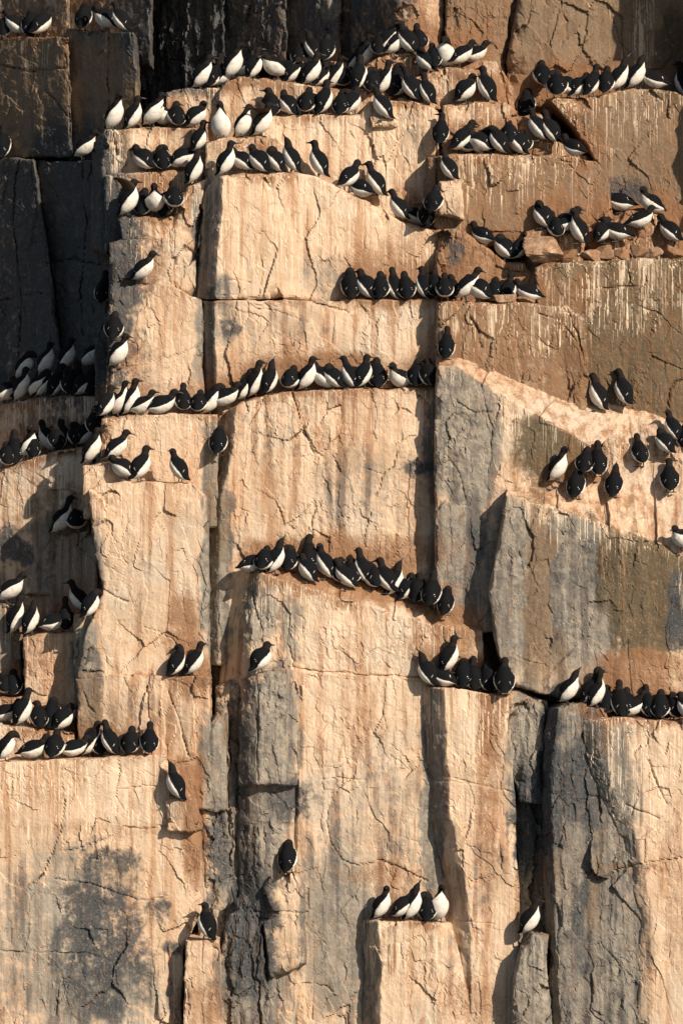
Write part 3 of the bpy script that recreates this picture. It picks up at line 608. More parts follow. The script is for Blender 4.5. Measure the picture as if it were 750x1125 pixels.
# --- top ledges
block('boulder', [(390, 84), (408, 66), (422, 58), (440, 57), (475, 60), (500, 76), (540, 74), (556, 92)], [(390, 150), (560, 150)], 1.3, edge=9, rust=.35, rough=1.3, back=.9)
block('boulder', [(505, 76), (525, 66), (545, 70), (562, 96), (566, 130)], [(500, 170), (570, 170)], 1.35, edge=9, rust=.5, rough=1.3, back=.9)
block('boulder', [(312, 84), (326, 74), (345, 66), (372, 70), (394, 82)], [(312, 120), (396, 120)], 1.75, edge=8, rust=.5, rough=1.4)
block('rock_block', [(183, 102), (198, 98), (246, 97)], [(184, 210), (250, 210)], 1.3, streak=.3, back=2)
block('rock_block', [(238, 104), (248, 90), (262, 85), (300, 87), (345, 95), (400, 99), (446, 105), (450, 118)], [(238, 210), (450, 210)], 1.15, edge=8, back=2.2)
block('rock_block', [(456, 86), (478, 73), (520, 75), (538, 92)], [(462, 120), (538, 122)], 1.0, edge=8, brown=.3, streak=.5)
block('rock_block', [(486, 116), (510, 112), (556, 113), (568, 122)], [(486, 210), (572, 210)], .72, edge=7, streak=.4)
block('rock_block', [(288, 128), (345, 126), (396, 126), (404, 112), (445, 110), (472, 116), (482, 122)], [(288, 280), (482, 280)], .78, streak=.5)
block('rock_block', [(408, 129), (436, 128)], [(408, 140), (436, 140)], .66, streak=.4, edge=4)
block('boulder', [(226, 156), (244, 151), (286, 149), (304, 152), (324, 166), (346, 190), (352, 205)], [(222, 270), (352, 270)], .42, edge=8)
block('rock_block', [(107, 150), (116, 143), (160, 140), (228, 141)], [(107, 230), (228, 230)], .95, ch={'l': (9, .14)}, streak=.4)
block('rock_slab', [(103, 156), (120, 148)], [(100, 272), (121, 282)], (1.0, .8, .8, 1.0), left=[(103, 156), (100, 210), (100, 272)], gray=1.0, streak=0, edge=8, ch={'l': (12, .2)})
block('rock_block', [(116, 192), (150, 188), (224, 188)], [(116, 275), (224, 275)], .62, streak=.4)
block('rock_block', [(131, 242), (142, 238), (190, 238)], [(134, 264), (190, 264)], .27, streak=.3, rust=.2)
block('rock_block', [(121, 266), (134, 263), (192, 262)], [(120, 330), (192, 330)], .24, streak=.3, rust=.25)
block('rock_block', [(120, 318), (150, 312), (188, 313), (206, 324), (222, 331)], [(115, 470), (224, 470)], -.02, streak=.3)
block('boulder', [(187, 246), (195, 222), (208, 206), (228, 197)], [(187, 316), (206, 326), (216, 329)], .26, left=[(187, 246), (184, 280), (187, 316)], right=[(228, 197), (217, 250), (216, 329)], edge=13, streak=.7, rough=.8)
block('rock_block', [(221, 228), (227, 206), (241, 193), (262, 190), (320, 190), (346, 193), (400, 220), (440, 243), (480, 254)], [(213, 329), (320, 328), (380, 340), (482, 342)], (-.14, .36, .36, -.14), left=[(221, 228), (218, 270), (213, 329)], ch={'l': (24, .52)}, edge=8, streak=.6, rough=.7)
block('rock_block', [(214, 331), (320, 330), (372, 331), (378, 329), (482, 329)], [(217, 480), (482, 480)], (-.12, -.08, -.08, -.05), ch={'l': (22, .48)}, edge=3.5, streak=.2, rough=.9)
block('rock_block', [(479, 331), (560, 333), (622, 337), (640, 350)], [(479, 460), (644, 470)], -.42, right=[(640, 350), (646, 400), (644, 470)], edge=6, streak=.35, rust=.6, brown=.85)
block('rock_block', [(470, 173), (500, 169), (560, 170), (630, 172), (655, 178), (668, 196)], [(478, 270), (676, 275)], .36, streak=.4, rust=.55, brown=1.1)
block('boulder', [(481, 199), (506, 198)], [(478, 236), (510, 240)], .1, edge=6, rust=.3)
block('boulder', [(478, 254), (500, 250), (530, 268), (556, 288), (600, 293)], [(478, 350), (600, 350)], .12, edge=9, rust=.85, brown=.5, rough=1.3)
block('rock_block', [(600, 108), (640, 107), (668, 103), (698, 97), (722, 98), (752, 104), (815, 130)], [(668, 290), (815, 290)], .7, left=[(600, 108), (630, 140), (655, 180), (668, 290)], edge=7, streak=.6, rough=.9, rust=.35, brown=1.05, gray=.4)
block('boulder', [(562, 130), (592, 124), (606, 138), (616, 158), (644, 172), (652, 190)], [(558, 200), (656, 205)], .85, edge=8, rust=.85, brown=.5, rough=1.4)
block('boulder', [(575, 254), (600, 250), (622, 248), (640, 256)], [(575, 300), (640, 300)], .2, edge=7, rust=.85, brown=.5, rough=1.3)
block('boulder', [(664, 238), (690, 232), (722, 236), (735, 250), (760, 262)], [(660, 300), (765, 300)], .35, edge=8, rust=.85, brown=.6, rough=1.4)
block('rock_block', [(588, 294), (600, 288), (640, 287), (700, 284), (750, 285), (815, 288)], [(590, 500), (815, 520)], -.2, edge=5, streak=.45, olive=.95, rust=.4, brown=.4)
# --- right hand slope
block('rock_block', [(479, 400), (500, 402), (545, 430), (600, 463), (652, 494)], [(481, 692), (662, 700)], -.8, right=[(652, 494), (660, 600), (662, 700)], left=[(479, 400), (478, 480), (478, 600), (481, 692)],
      tb=[(479, 386), (530, 391), (600, 416), (643, 432), (700, 452)], tby=-.2, edge=4, streak=.3, rough=1.15)
block('rock_block', [(640, 492), (690, 488), (720, 484), (760, 510), (815, 560)], [(640, 640), (815, 640)], -.66, tb=[(640, 436), (700, 444), (745, 456), (815, 500)], tby=-.12, edge=6, rust=.4, rough=1.5)
block('rock_block', [(556, 542), (600, 553), (640, 567), (700, 588), (752, 612), (815, 660)], [(557, 750), (575, 757), (612, 766), (660, 767), (815, 772)], (-1.22, -1.22, -1.2, -1.2), left=[(556, 542), (549, 590), (537, 650), (543, 700), (557, 750)],
      tb=[(557, 533), (612, 524), (650, 505), (700, 497), (752, 490), (815, 520)], tby=-.62, edge=5, streak=.4, rough=1.0, flute=1.5)
# --- centre
block('rock_block', [(248, 453), (264, 442), (310, 430), (400, 427), (482, 426)], [(226, 730), (482, 730)], -.45, left=[(248, 453), (245, 500), (230, 560), (226, 730)], edge=7, streak=.5, ch={'l': (12, .2)})
block('rock_block', [(112, 459), (150, 456), (238, 455)], [(112, 580), (240, 580)], -.42, streak=.4)
block('rock_column', [(230, 470), (256, 470)], [(222, 780), (280, 780)], -.2, gray=1.0, rough=1.8, streak=0, flute=2)
block('rock_block', [(92, 512), (110, 508), (136, 508)], [(92, 570), (140, 570)], -.72, streak=.3)
block('rock_block', [(97, 538), (110, 531), (160, 529), (212, 531), (228, 548)], [(84, 748), (230, 744)], -.95, right=[(228, 548), (230, 640), (230, 744)], left=[(97, 538), (104, 600), (113, 650), (96, 690), (84, 748)], edge=9, streak=.5, rough=.8)
block('rock_block', [(84, 746), (130, 740), (185, 743), (231, 743)], [(88, 890), (231, 890)], (-.95, -1.22, -1.22, -.95), edge=4, streak=.2, rough=1.0)
block('rock_block', [(258, 636), (276, 625), (330, 642), (400, 663), (470, 684), (530, 693)], [(240, 770), (532, 770)], -.92, left=[(258, 636), (246, 690), (240, 770)],
      tb=[(262, 613), (330, 616), (400, 626), (470, 648), (530, 676)], tby=-.4, ch={'l': (30, .58)}, edge=5, streak=.5, rough=.95)
block('rock_block', [(316, 738), (400, 743), (470, 746), (505, 750)], [(322, 1190), (505, 1190)], -.96, left=[(316, 738), (323, 860), (318, 1000), (322, 1190)], edge=3.5, streak=.25, rough=.95, ch={'l': (6, .1)})
block('rock_column', [(266, 746), (284, 740), (305, 734), (322, 738), (328, 746)], [(262, 864), (326, 862)], -1.28, left=[(266, 746), (262, 800), (262, 864)], gray=.6, ch={'l': (22, .25), 'r': (16, .2)}, rough=1.2, streak=.1, flute=2)
block('rock_column', [(237, 756), (254, 748), (270, 752)], [(234, 1190), (268, 1190)], -.85, gray=.55, dark=.45, rough=1.6, streak=.1, flute=2)
block('rock_column', [(262, 860), (324, 862)], [(262, 1010), (324, 1010)], -1.12, gray=.5, ch={'l': (22, .22), 'r': (24, .16)}, rough=1.2, streak=.1, flute=1.6)
block('boulder', [(290, 968), (304, 958), (322, 957), (334, 972)], [(296, 1075), (336, 1060)], -1.28, edge=14, gray=.4, rough=.8, left=[(290, 968), (288, 1000), (296, 1075)])
block('rock_column', [(258, 1002), (330, 1004)], [(262, 1190), (322, 1190)], -1.1, gray=.5, ch={'l': (34, .5)}, rough=1.25, streak=.1, flute=1.6)
block('rock_slab', [(221, 806), (238, 783), (248, 792)], [(215, 888), (250, 892)], -1.12, left=[(221, 806), (216, 850), (215, 888)], gray=.9, edge=6, streak=.1)
block('rock_column', [(216, 890), (256, 888)], [(222, 1190), (262, 1190)], -1.02, gray=.6, dark=.35, rough=1.55, streak=0, flute=2)
block('rock_slab', [(252, 992), (272, 984), (286, 1008)], [(226, 1190), (304, 1190)], -1.2, right=[(286, 1008), (293, 1070), (304, 1190)], left=[(252, 992), (240, 1060), (226, 1190)], gray=.6, dark=.4, rough=1.8, edge=9, streak=0)
block('rock_column', [(463, 754), (500, 757), (557, 764)], [(493, 1190), (573, 1190)], -1.30, left=[(463, 754), (471, 900), (491, 990), (493, 1190)], right=[(557, 764), (566, 900), (570, 1000), (573, 1190)], ch={'l': (25, .34)}, edge=3.5, streak=.5, rough=.8)
block('rock_block', [(395, 1012), (414, 1010), (495, 1015)], [(398, 1190), (540, 1190)], -1.33, left=[(395, 1012), (400, 1060), (398, 1190)], ch={'l': (19, .34), 'r': (30, .04)}, edge=4, streak=.6, rough=.9)
# --- lower left
block('rock_block', [(-90, 842), (0, 837), (60, 835), (130, 831), (182, 829)], [(-90, 1190), (199, 1190)], -1.5, right=[(182, 829), (207, 872), (221, 900), (222, 1000), (201, 1045), (199, 1190)], edge=6, streak=.6, rough=.8)
block('boulder', [(180, 877), (196, 874), (214, 876)], [(184, 915), (222, 912)], -1.68, edge=6, rust=.5)
block('rock_column', [(204, 1034), (241, 1033)], [(200, 1190), (246, 1190)], -1.82, edge=4, streak=.2, rust=.2)
block('rock_block', [(-90, 430), (22, 421), (48, 415), (66, 408), (112, 407)], [(-90, 540), (122, 540)], (4.2, 1.3, 1.3, 4.2), brown=.5, back=2)
block('rock_block', [(-90, 448), (0, 445), (38, 437), (108, 435)], [(-90, 580), (116, 580)], (3.5, .8, .8, 3.5), brown=.5, streak=.3)
block('rock_slab', [(104, 372), (122, 366)], [(106, 520), (128, 520)], .5, gray=.6, edge=6, streak=.1)
block('rock_slab', [(122, 406), (142, 405)], [(120, 460), (146, 460)], -.1, edge=5, rust=.3)
block('rock_block', [(-90, 522), (0, 517), (28, 506), (60, 496), (102, 489)], [(-90, 640), (104, 660)], (1.1, .35, .35, 1.1), right=[(102, 489), (98, 560), (104, 660)], edge=8, streak=.4, brown=.2)
block('rock_block', [(24, 604), (50, 590), (104, 582)], [(20, 800), (116, 800)], (.95, .0, .0, .95), gray=.5, brown=.4, edge=7)
block('rock_block', [(-90, 667), (22, 665)], [(-90, 820), (26, 820)], 0., gray=.5, brown=.4)
block('rock_block', [(26, 700), (50, 696), (84, 694)], [(28, 830), (86, 830)], -.4, edge=5, rust=.3)
block('rock_slab', [(82, 676), (116, 670)], [(82, 780), (108, 748)], -.72, edge=5, gray=.6)
block('rock_block', [(-90, 770), (34, 766)], [(-90, 840), (40, 840)], -.5, gray=.4)
block('rock_block', [(-90, 804), (0, 796), (30, 799), (82, 806)], [(-90, 870), (90, 870)], -.98, edge=6, rust=.25)
# --- the gap right of the centre column
block('rock_slab', [(545, 760), (558, 755), (600, 770)], [(548, 790), (602, 790)], -1.1, edge=4, gray=.4)
block('boulder', [(558, 775), (580, 768), (598, 776)], [(570, 880), (596, 884)], -1.2, left=[(558, 775), (556, 810), (570, 880)], edge=7, gray=.9, rough=1.5, streak=.1)
block('rock_column', [(566, 880), (600, 884)], [(566, 1040), (604, 1040)], -.95, gray=.8, dark=.4, rough=1.8, streak=0)
block('rock_slab', [(573, 1038), (584, 1026), (603, 1029)], [(560, 1190), (614, 1190)], -1.66, left=[(573, 1038), (563, 1080), (560, 1190)], right=[(603, 1029), (599, 1060), (614, 1190)], edge=7, gray=1.1, rough=1.2, streak=.2, flute=2.5)
block('rock_block', [(602, 777), (640, 773), (664, 779)], [(608, 1190), (740, 1190)], -1.52, left=[(602, 777), (595, 850), (599, 1000), (608, 1190)], right=[(664, 779), (700, 900), (740, 1190)], edge=6, gray=.9, dark=.42, rough=1.35, streak=.1, flute=3.2, ch={'l': (10, .2)})
block('rock_block', [(638, 792), (660, 787), (752, 792), (815, 800)], [(700, 1190), (815, 1190)], -1.62, left=[(638, 792), (642, 830), (655, 870), (682, 920), (700, 1000), (700, 1190)], edge=6, streak=.7, rough=.9, ch={'l': (16, .09)})

# ------------------------------------------------------------------ loose stones on the ledges
bpy.context.view_layer.update()
DG = bpy.context.evaluated_depsgraph_get()
def cast(o, d, dist=200):
    hit, loc, nor, i, ob, m = SC.ray_cast(DG, Vector(o), Vector(d).normalized(), distance=dist)
    return loc if hit else None

CAMP = Vector((0, -D, ZC))
def ledge_spot(px, py, setback, adds=(.08, .12, .16, .04, .20, .0, .26)):
    """Point on the ledge top whose front edge is seen at this pixel."""
    x, z = PX(px, py + 3, 0.0)
    h = cast(CAMP, Vector((float(x), 0, float(z))) - CAMP)
    y0 = (h.y if h else 0.0)
    best = None
    for add in adds:
        Y = y0 + add + setback
        x, z = PX(px, py, Y)
        g = cast((float(x), Y, float(z) + .16), (0, 0, -1), .6)
        if g is None: continue
        err = abs(g.z - float(z))
        if best is None or err < best[0] - .015: best = (err, Vector((float(x), Y, g.z)), y0)
    return best

def clear_spot(at):
    """Bring a bird forward until the wall behind leaves room for its breast."""
    for _ in range(3):
        room = 9
        for dx in (-.07, 0, .07):
            for dz in (.12, .24):
                h = cast((at.x + dx, at.y - .30, at.z + dz), (0, 1, 0), .6)
                if h: room = min(room, h.y - at.y)
        if room >= .125: break
        y2 = at.y - min(.125 - room, .2)
        g = cast((at.x, y2, at.z + .16), (0, 0, -1), .5)
        at = Vector((at.x, y2, g.z if g and abs(g.z - at.z) < .12 else at.z))
    return at

stones = [  # x, y, width px, height px, tilt, words
 (597, 288, 50, 30, -.1, 'large pale tilted slab at left end of the rubble ledge'),
 (625, 289, 22, 14, .2, 'brown stone tucked right of the large tilted slab'),
 (648, 287, 22, 13, -.1, 'squat stone below the paired birds on the rubble ledge'),
 (663, 285, 24, 17, .25, 'angular cream block in middle of the rubble ledge'),
 (684, 283, 20, 12, 0, 'small brown stone between two angular rubble blocks'),
 (699, 283, 22, 15, -.2, 'leaning stone near right of the rubble ledge'),
 (717, 283, 26, 12, .3, 'flat brown stone lying on right half of rubble ledge'),
 (738, 284, 28, 16, -.15, 'long cream stone at right end of the rubble ledge'),
 (554, 331, 26, 10, .05, 'flat pale stone under birds on long middle ledge'),
 (577, 333, 20, 10, -.1, 'small tan stone at right end of long middle ledge'),
 (601, 160, 36, 14, .05, 'long brown stone among birds at upper right slope'),
 (423, 425, 28, 9, 0, 'flat rusty stone in gap of centre long ledge'),
 (546, 757, 16, 10, .1, 'small lit cream stone on lower centre ledge'),
 (564, 757, 12, 15, .05, 'small square block in dark gap beside lower centre ledge'),
]
def stone_mesh(w, h, dpt, seed):
    r = random.Random(seed)
    n = 9
    lin = np.linspace(-1, 1, n)
    faces = {}; verts = []; quads = []
    def vid(p):
        k = tuple(np.round(p, 4))
        if k not in faces: faces[k] = len(verts); verts.append(p)
        return faces[k]
    for ax in range(3):
        for sg in (-1, 1):
            for i in range(n - 1):
                for j in range(n - 1):
                    c = []
                    for a, b in ((i, j), (i + 1, j), (i + 1, j + 1), (i, j + 1)):
                        p = [0, 0, 0]; p[ax] = sg; p[(ax + 1) % 3] = lin[a]; p[(ax + 2) % 3] = lin[b]
                        c.append(vid(np.array(p, float)))
                    quads.append(c if sg > 0 else c[::-1])
    v = np.array(verts)
    v = v / (np.sum(np.abs(v) ** 7, 1) ** (1 / 7))[:, None]           # rounded box
    for _ in range(9):                                           # chipped planes
        nn = np.array([r.uniform(-1, 1) for _ in range(3)]); nn /= np.linalg.norm(nn)
        lim = r.uniform(.62, .95)
        dd = v @ nn
        v = v - np.maximum(dd - lim, 0)[:, None] * nn
    v = v + (fbm(v * 1.6 + seed, 3) * .12)[:, None] * v
    v = v * np.array([w / 2, dpt / 2, h / 2]) + np.array([0, 0, h / 2])
    return v, np.array(quads)
for i, (sx, sy, sw_, sh, tl, lab) in enumerate(stones):
    b = ledge_spot(sx, sy, .02)
    if b is None: print('no spot for stone', sx, sy); continue
    v, qd = stone_mesh(sw_ * S, sh * S, max(.12, sw_ * S * .7), i * 5 + 3)
    c, s_ = math.cos(tl), math.sin(tl)
    v = np.stack([v[:, 0] * c - v[:, 2] * s_, v[:, 1], v[:, 0] * s_ + v[:, 2] * c], -1)
    v[:, 2] -= v[:, 2].min()
    at = b[1]
    wco = v + np.array([at.x, at.y, at.z])
    st = np.zeros((len(v), 3), np.float32); st[:, 2] = .65 + .3 * (i % 3 == 1); wa = np.zeros((len(v), 3), np.float32); wa[:, 2] = .5 + .3 * (i % 2); wa[:, 0] = .2
    me = new_mesh('loose_stone', v, qd, ROCK, False, {'stain': st, 'wash': wa})
    o = link_obj('loose_stone', me); o.location = at - Vector((0, 0, .012))
    o['label'] = lab; o['category'] = 'stone'; o['group'] = 'loose stones on the ledges'

# ------------------------------------------------------------------ the birds
# spine from tail to face: x forward, y left, z up, half width, half depth, white angle from the belly line
BODY_U = [(-.150, 0, .012, .014, .006, 0), (-.112, 0, .040, .047, .026, 50), (-.072, 0, .082, .088, .064, 98), (-.030, 0, .148, .108, .092, 95), (.012, 0, .225, .099, .086, 86), (.030, 0, .280, .062, .060, 62)]
BODY_H = [(-.165, 0, .018, .014, .006, 0), (-.124, 0, .045, .047, .026, 50), (-.082, 0, .082, .092, .068, 98), (-.035, 0, .138, .115, .100, 95), (.015, 0, .197, .106, .094, 86), (.042, 0, .240, .068, .066, 60)]
BODY_L = [(-.215, 0, .060, .014, .006, 0), (-.172, 0, .075, .040, .022, 45), (-.120, 0, .092, .074, .058, 80), (-.040, 0, .112, .104, .092, 82), (.045, 0, .150, .096, .086, 80), (.093, 0, .196, .062, .060, 60)]
POSE = {
 'U': BODY_U + [(.038, 0, .326, .037, .039, 22), (.052, 0, .374, .039, .043, -30), (.082, 0, .380, .024, .026, -40), (.102, 0, .379, .012, .014, -40)],
 'N': BODY_U + [(.032, 0, .345, .035, .036, 30), (.042, 0, .408, .037, .040, -30), (.070, 0, .428, .026, .028, -40), (.094, 0, .428, .012, .014, -40)],
 'S': BODY_U + [(.038, 0, .325, .045, .046, 25), (.048, 0, .362, .039, .041, -20), (.066, 0, .393, .025, .027, -40), (.080, 0, .414, .012, .014, -40)],
 'T': BODY_U + [(.062, 0, .318, .050, .050, 20), (.098, 0, .318, .040, .042, -20), (.130, 0, .298, .025, .027, -40), (.146, 0, .280, .012, .014, -40)],
 'KL': BODY_U + [(.038, 0, .326, .037, .039, 22), (.048, .004, .370, .039, .042, -20), (.053, .034, .380, .025, .027, -40), (.055, .056, .380, .012, .014, -40)],
 'P': BODY_U + [(.036, .004, .330, .045, .046, 22), (.030, .022, .362, .038, .041, -20), (.006, .046, .360, .026, .028, -40), (-.008, .058, .347, .012, .014, -40)],
 'H': BODY_H + [(.058, 0, .272, .045, .046, 20), (.074, 0, .304, .041, .044, -30), (.102, 0, .304, .026, .028, -40), (.122, 0, .303, .012, .014, -40)],
 'HK': BODY_H + [(.055, .002, .272, .045, .046, 20), (.063, .012, .304, .041, .044, -30), (.074, .042, .306, .026, .028, -40), (.080, .062, .306, .012, .014, -40)],
 'L': BODY_L + [(.114, 0, .232, .040, .041, 20), (.134, 0, .268, .039, .042, -30), (.164, 0, .270, .025, .027, -40), (.184, 0, .268, .012, .014, -40)],
}
POSE['W'] = POSE['U']
def lean(ctrl, a, dz=0.0, sx=1.0):      # tip the whole bird forward about its feet
    c, s_ = math.cos(a), math.sin(a)
    return [((x * c + z * s_) * sx, y, max(.008, -x * s_ + z * c + dz), rl, rd, w_) for x, y, z, rl, rd, w_ in ctrl]
POSE['UL'] = lean(POSE['U'], .30, .012)
POSE['HL'] = lean(POSE['H'], .25, .0)
POSE['UB'] = lean(POSE['U'][:6], -.10) + [(.012, 0, .338, .038, .040, 24), (.030, .008, .384, .039, .043, -30), (.056, .022, .392, .025, .027, -40), (.074, .032, .390, .012, .014, -40)]
POSE['HS'] = BODY_H + [(.040, .010, .272, .058, .056, 20), (.030, .040, .286, .044, .044, -30), (.004, .062, .276, .027, .028, -40), (-.012, .070, .266, .012, .014, -40)]
NS = 28
def catmull(c, per):
    c = np.array(c, float)
    e = np.vstack([2 * c[0] - c[1], c, 2 * c[-1] - c[-2]])
    out = []
    for i in range(1, len(c)):
        for k in range(per):
            t = k / per
            a, b, cc, d = e[i - 1], e[i], e[i + 1], e[i + 2]
            out.append(.5 * ((2 * b) + (cc - a) * t + (2 * a - 5 * b + 4 * cc - d) * t * t + (3 * b - a - 3 * cc + d) * t ** 3))
    out.append(c[-1])
    return np.array(out)

def bird_body(ctrl, wings=False):
    PER = 6
    r = catmull(ctrl, PER)
    n = len(r)
    c = r[:, :3]
    tan = np.gradient(c, axis=0); tan /= np.linalg.norm(tan, axis=1)[:, None]
    lat = np.array([0., 1., 0.])
    ang = np.linspace(0, 2 * np.pi, NS, endpoint=False)
    co, col = [], []
    for i in range(n):
        lat = lat - tan[i] * lat.dot(tan[i]); lat /= np.linalg.norm(lat)
        ven = np.cross(lat, tan[i])
        rl, rd, aw = max(r[i, 3], .004), max(r[i, 4], .004), r[i, 5]
        u = i / PER
        body = max(0, min(1, (u - .6) / .5)) * max(0, min(1, (5.1 - u) / .5))
        for a in ang:
            ad = abs((math.degrees(a) + 180) % 360 - 180)       # 0 belly .. 180 back
            wg = body * max(0, min(1, (ad - aw) / 9)); k = 1 + .05 * wg * max(0, (ad - 120) / 60)
            egg = 1 + .06 * body * math.cos(2 * a)
            co.append(c[i] + lat * rl * (1.04 - .19 * wg) * math.sin(a) + ven * rd * k * egg * math.cos(a))
            wv = max(0, min(1, .5 + (aw - ad) / 14))
            if 2.0 < u < 2.4 and abs(ad - 132 - 80 * (u - 2.2)) < 6.5: wv = .68      # pale bar on the folded wing
            col.append((wv, .10 * (u > 5.4), 0))
    quads = []
    for i in range(n - 1):
        for j in range(NS):
            k = (j + 1) % NS
            quads.append((i * NS + j, i * NS + k, (i + 1) * NS + k, (i + 1) * NS + j))
    tris = []
    for ring, rev in ((0, True), (n - 1, False)):
        cen = len(co); co.append(c[ring] + tan[ring] * (.006 if not rev else -.006)); col.append((0, 0, 0))
        for j in range(NS):
            k = (j + 1) % NS
            tris.append((cen, ring * NS + k, ring * NS + j) if rev else (cen, ring * NS + j, ring * NS + k))
    if wings:
        # raised wings: long narrow blades rooted in the shoulders, two skins a centimetre apart
        for sgn, up, sweep in ((1, .75, -.12), (-1, .30, -.20)):
            base = len(co); K = 14; M = 5
            for side in (1, -1):
                for i in range(K + 1):
                    t = i / K
                    sp_ = .06 + .27 * t
                    ctr = np.array([.005 + sweep * t * t, sgn * sp_ * math.cos(up) , .265 + sp_ * math.sin(up) - .05 * t * t])
                    chord = .085 * (1 - t ** 3) ** .5 * (1 - .25 * t) + .006
                    for j in range(M + 1):
                        q = j / M - .5
                        th = .009 * (1 - (2 * q) ** 2) * (1 - .6 * t) + .001
                        co.append(ctr + np.array([-q * chord * 1.5, 0, -.25 * q * chord]) + np.array([0, -math.sin(up) * sgn, math.cos(up)]) * th * side)
                        col.append((.0, .75 if side < 0 else .45, 0))
            w0 = (K + 1) * (M + 1)
            for side in (0, 1):
                for i in range(K):
                    for j in range(M):
                        a = base + side * w0 + i * (M + 1) + j
                        f = (a, a + 1, a + M + 2, a + M + 1)
                        quads.append(f if (side == 0) == (sgn > 0) else f[::-1])
            rim = [i * (M + 1) for i in range(K + 1)] + [K * (M + 1) + j for j in range(1, M + 1)] + [i * (M + 1) + M for i in range(K - 1, -1, -1)]
            for a, b in zip(rim[:-1], rim[1:]):
                quads.append((base + a, base + b, base + w0 + b, base + w0 + a))
    return np.array(co), np.array(quads), np.array(tris), np.array(col, np.float32), c[-1], tan[-1]

def bill_mesh(p, t):
    prof = [(-.006, .0125), (.012, .0105), (.030, .0080), (.046, .0045), (.056, .0012)]
    side = np.cross(t, [0, 0, 1.0]) if abs(t[2]) < .95 else np.array([0, 1., 0])
    side /= np.linalg.norm(side); up = np.cross(side, t)
    co = []
    for k, (s, r_) in enumerate(prof):
        for j in range(8):
            a = 2 * math.pi * j / 8
            co.append(p + t * s + side * r_ * .62 * math.cos(a) + up * (r_ * math.sin(a) - .003 * (s / .056) ** 2))
    q = [(k * 8 + j, k * 8 + (j + 1) % 8, (k + 1) * 8 + (j + 1) % 8, (k + 1) * 8 + j) for k in range(len(prof) - 1) for j in range(8)]
    return new_mesh('bill', co, q, BILL)

def foot_mesh(x0, zt):
    # leg and a webbed three-toed foot in one mesh
    co, q = [], []
    for (x, z, r_) in ((x0 - .015, zt, .013), (x0 - .01, zt * .5, .008), (x0, .012, .007)):
        for j in range(6):
            a = 2 * math.pi * j / 6
            co.append((x + r_ * math.cos(a), r_ * math.sin(a), z))
    q += [(k * 6 + j, k * 6 + (j + 1) % 6, (k + 1) * 6 + (j + 1) % 6, (k + 1) * 6 + j) for k in range(2) for j in range(6)]
    b = len(co)
    web = [(-.012, .006), (.050, .034), (.044, .017), (.060, .0), (.044, -.017), (.050, -.034), (-.012, -.006)]
    for z in (.010, .0):
        co += [(x0 + x, y, z if x < .04 else z * .6) for x, y in web]
    n = len(web)
    tr = [(b, b + i, b + i + 1) for i in range(1, n - 1)] + [(b + n, b + n + i + 1, b + n + i) for i in range(1, n - 1)]
    q += [(b + i, b + n + i, b + n + (i + 1) % n, b + (i + 1) % n) for i in range(n)]
    return new_mesh('foot', co, q, FOOT, False, tris=tr)

MESH = {}
for p, ctrl in POSE.items():
    for mir in (1, -1):
        if mir < 0 and p not in ('KL', 'P', 'HK', 'W', 'UB', 'HS'): continue
        cc = [(a, b * mir, c_, d_, e_, f_) for a, b, c_, d_, e_, f_ in ctrl]
        co, qd, tr, col, tip, tdir = bird_body(cc, p == 'W')
        if mir < 0 and p == 'W':
            co = co * np.array([1, -1, 1]); qd = qd[:, ::-1]; tr = tr[:, ::-1]
        me = new_mesh('murre', co, qd, PLUME, True, {'plume': col}, tris=tr)
        fx = {'H': -.02, 'HK': -.02, 'HS': -.02, 'HL': .0, 'UL': .02, 'L': -.01}.get(p, -.015)
        MESH[(p, mir)] = (me, bill_mesh(tip, tdir), foot_mesh(fx, .085))

YAW = {'R': 2, 'BR': 26, 'B': 90, 'BL': 156, 'L': 180, 'FL': 225, 'F': 270, 'FR': 336}
FACE = {'R': 'facing right', 'BR': 'turned away to the right', 'B': 'with its back turned', 'BL': 'turned away to the left', 'L': 'facing left', 'FL': 'front turned left', 'F': 'facing forward', 'FR': 'white front turned right'}
ADJ = {'U': 'upright', 'N': 'long-necked', 'S': 'bill-raising', 'T': 'head-bowed', 'K': 'sideways-looking', 'P': 'preening', 'H': 'hunched', 'L': 'crouching', 'W': 'wing-flapping'}
ORD = ['first', 'second', 'third', 'fourth', 'fifth', 'sixth', 'seventh', 'eighth', 'ninth', 'tenth', 'eleventh', 'twelfth', 'thirteenth', 'fourteenth', 'fifteenth', 'sixteenth', 'seventeenth', 'eighteenth', 'nineteenth', 'twentieth', 'twenty-first', 'twenty-second', 'twenty-third', 'twenty-fourth', 'twenty-fifth', 'twenty-sixth', 'twenty-seventh', 'twenty-eighth', 'twenty-ninth', 'thirtieth', 'thirty-first', 'thirty-second']
rb = random.Random(3)
placed = []
by_ledge = {}
for b in BIRDS: by_ledge.setdefault(b[0], []).append(b)
for led in by_ledge: by_ledge[led].sort(key=lambda q: q[1])
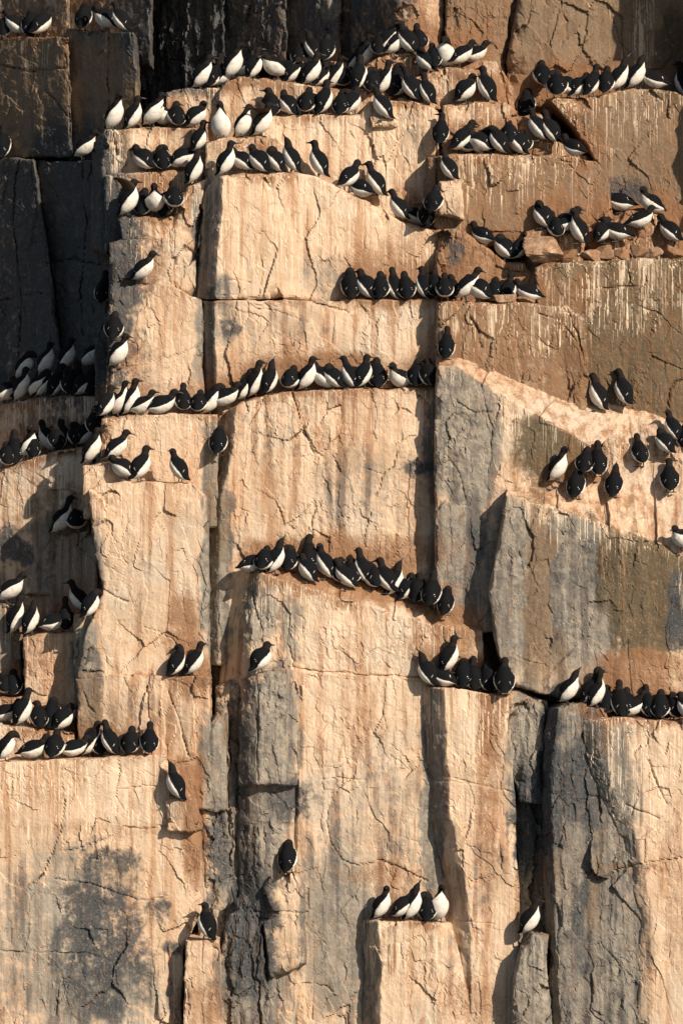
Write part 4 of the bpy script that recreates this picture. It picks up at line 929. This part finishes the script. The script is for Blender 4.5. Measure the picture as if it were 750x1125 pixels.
for led, flock in by_ledge.items():
    for k, (_, bx, by, ps, fc, bk) in enumerate(flock):
        spot = ledge_spot(bx, by - 3, 0, (.0, .03)) if 'slop' in led and led != 'upper right slope' else ledge_spot(bx, by, bk)
        if spot is None or spot[0] > .2:
            print('SNAP', led, bx, by, None if spot is None else round(spot[0], 3))
            x, z = PX(bx, by, 0.0)
            h = cast(CAMP, Vector((float(x), 0, float(z))) - CAMP)
            Y = (h.y if h else 0) - .02
            x, z = PX(bx, by, Y); at = Vector((float(x), Y, float(z)))
        else:
            at = clear_spot(spot[1])
        yaw = YAW[fc] + rb.uniform(-18, 18)
        mir = 1
        if ps == 'K': key = 'KL'; mir = 1 if fc in ('B', 'BL') else -1
        elif ps == 'P': key = 'P'; mir = 1
        elif ps == 'H': key = rb.choice(('H', 'HK', 'HS', 'HL')); mir = rb.choice((1, -1)) if key in ('HK', 'HS') else 1
        elif ps == 'U' and rb.random() < .55: key = rb.choice(('UL', 'UB')); mir = rb.choice((1, -1)) if key == 'UB' else 1
        elif ps == 'W': key = 'W'; mir = 1 if bx > 200 else -1
        else: key = ps
        placed.append((led, k, len(flock), at, yaw, key, mir, ps, fc))

def add(name, me, parent=None, loc=(0, 0, 0)):
    o = bpy.data.objects.new(name, me); COL.objects.link(o)
    o.location = loc
    if parent: o.parent = parent
    return o
for led, k, n, at, yaw, key, mir, ps, fc in placed:
    me, bl, ft = MESH[(key, mir)]
    o = add('murre', me, None, at)
    s = rb.uniform(1.04, 1.20)
    o.scale = (s * rb.uniform(.97, 1.06), s * rb.uniform(.97, 1.08), s)
    o.rotation_euler = (rb.uniform(-.10, .10), rb.uniform(-.08, .14), R(yaw))
    if n == 1: txt = '%s murre %s, alone on the %s' % (ADJ[ps], FACE[fc], led)
    else: txt = '%s murre %s, %s from left on %s' % (ADJ[ps], FACE[fc], ORD[k], led)
    o['label'] = 'black and white ' + txt if len(txt.split()) <= 13 else txt
    o['category'] = 'bird'; o['group'] = 'murres standing on the cliff ledges'
    add('bill', bl, o)
    for sy in (-.038, .038): add('foot', ft, o, (0, sy, 0))
print('birds', len(placed), 'tris', sum(len(o.data.polygons) * 2 for o in CLIFF.children))
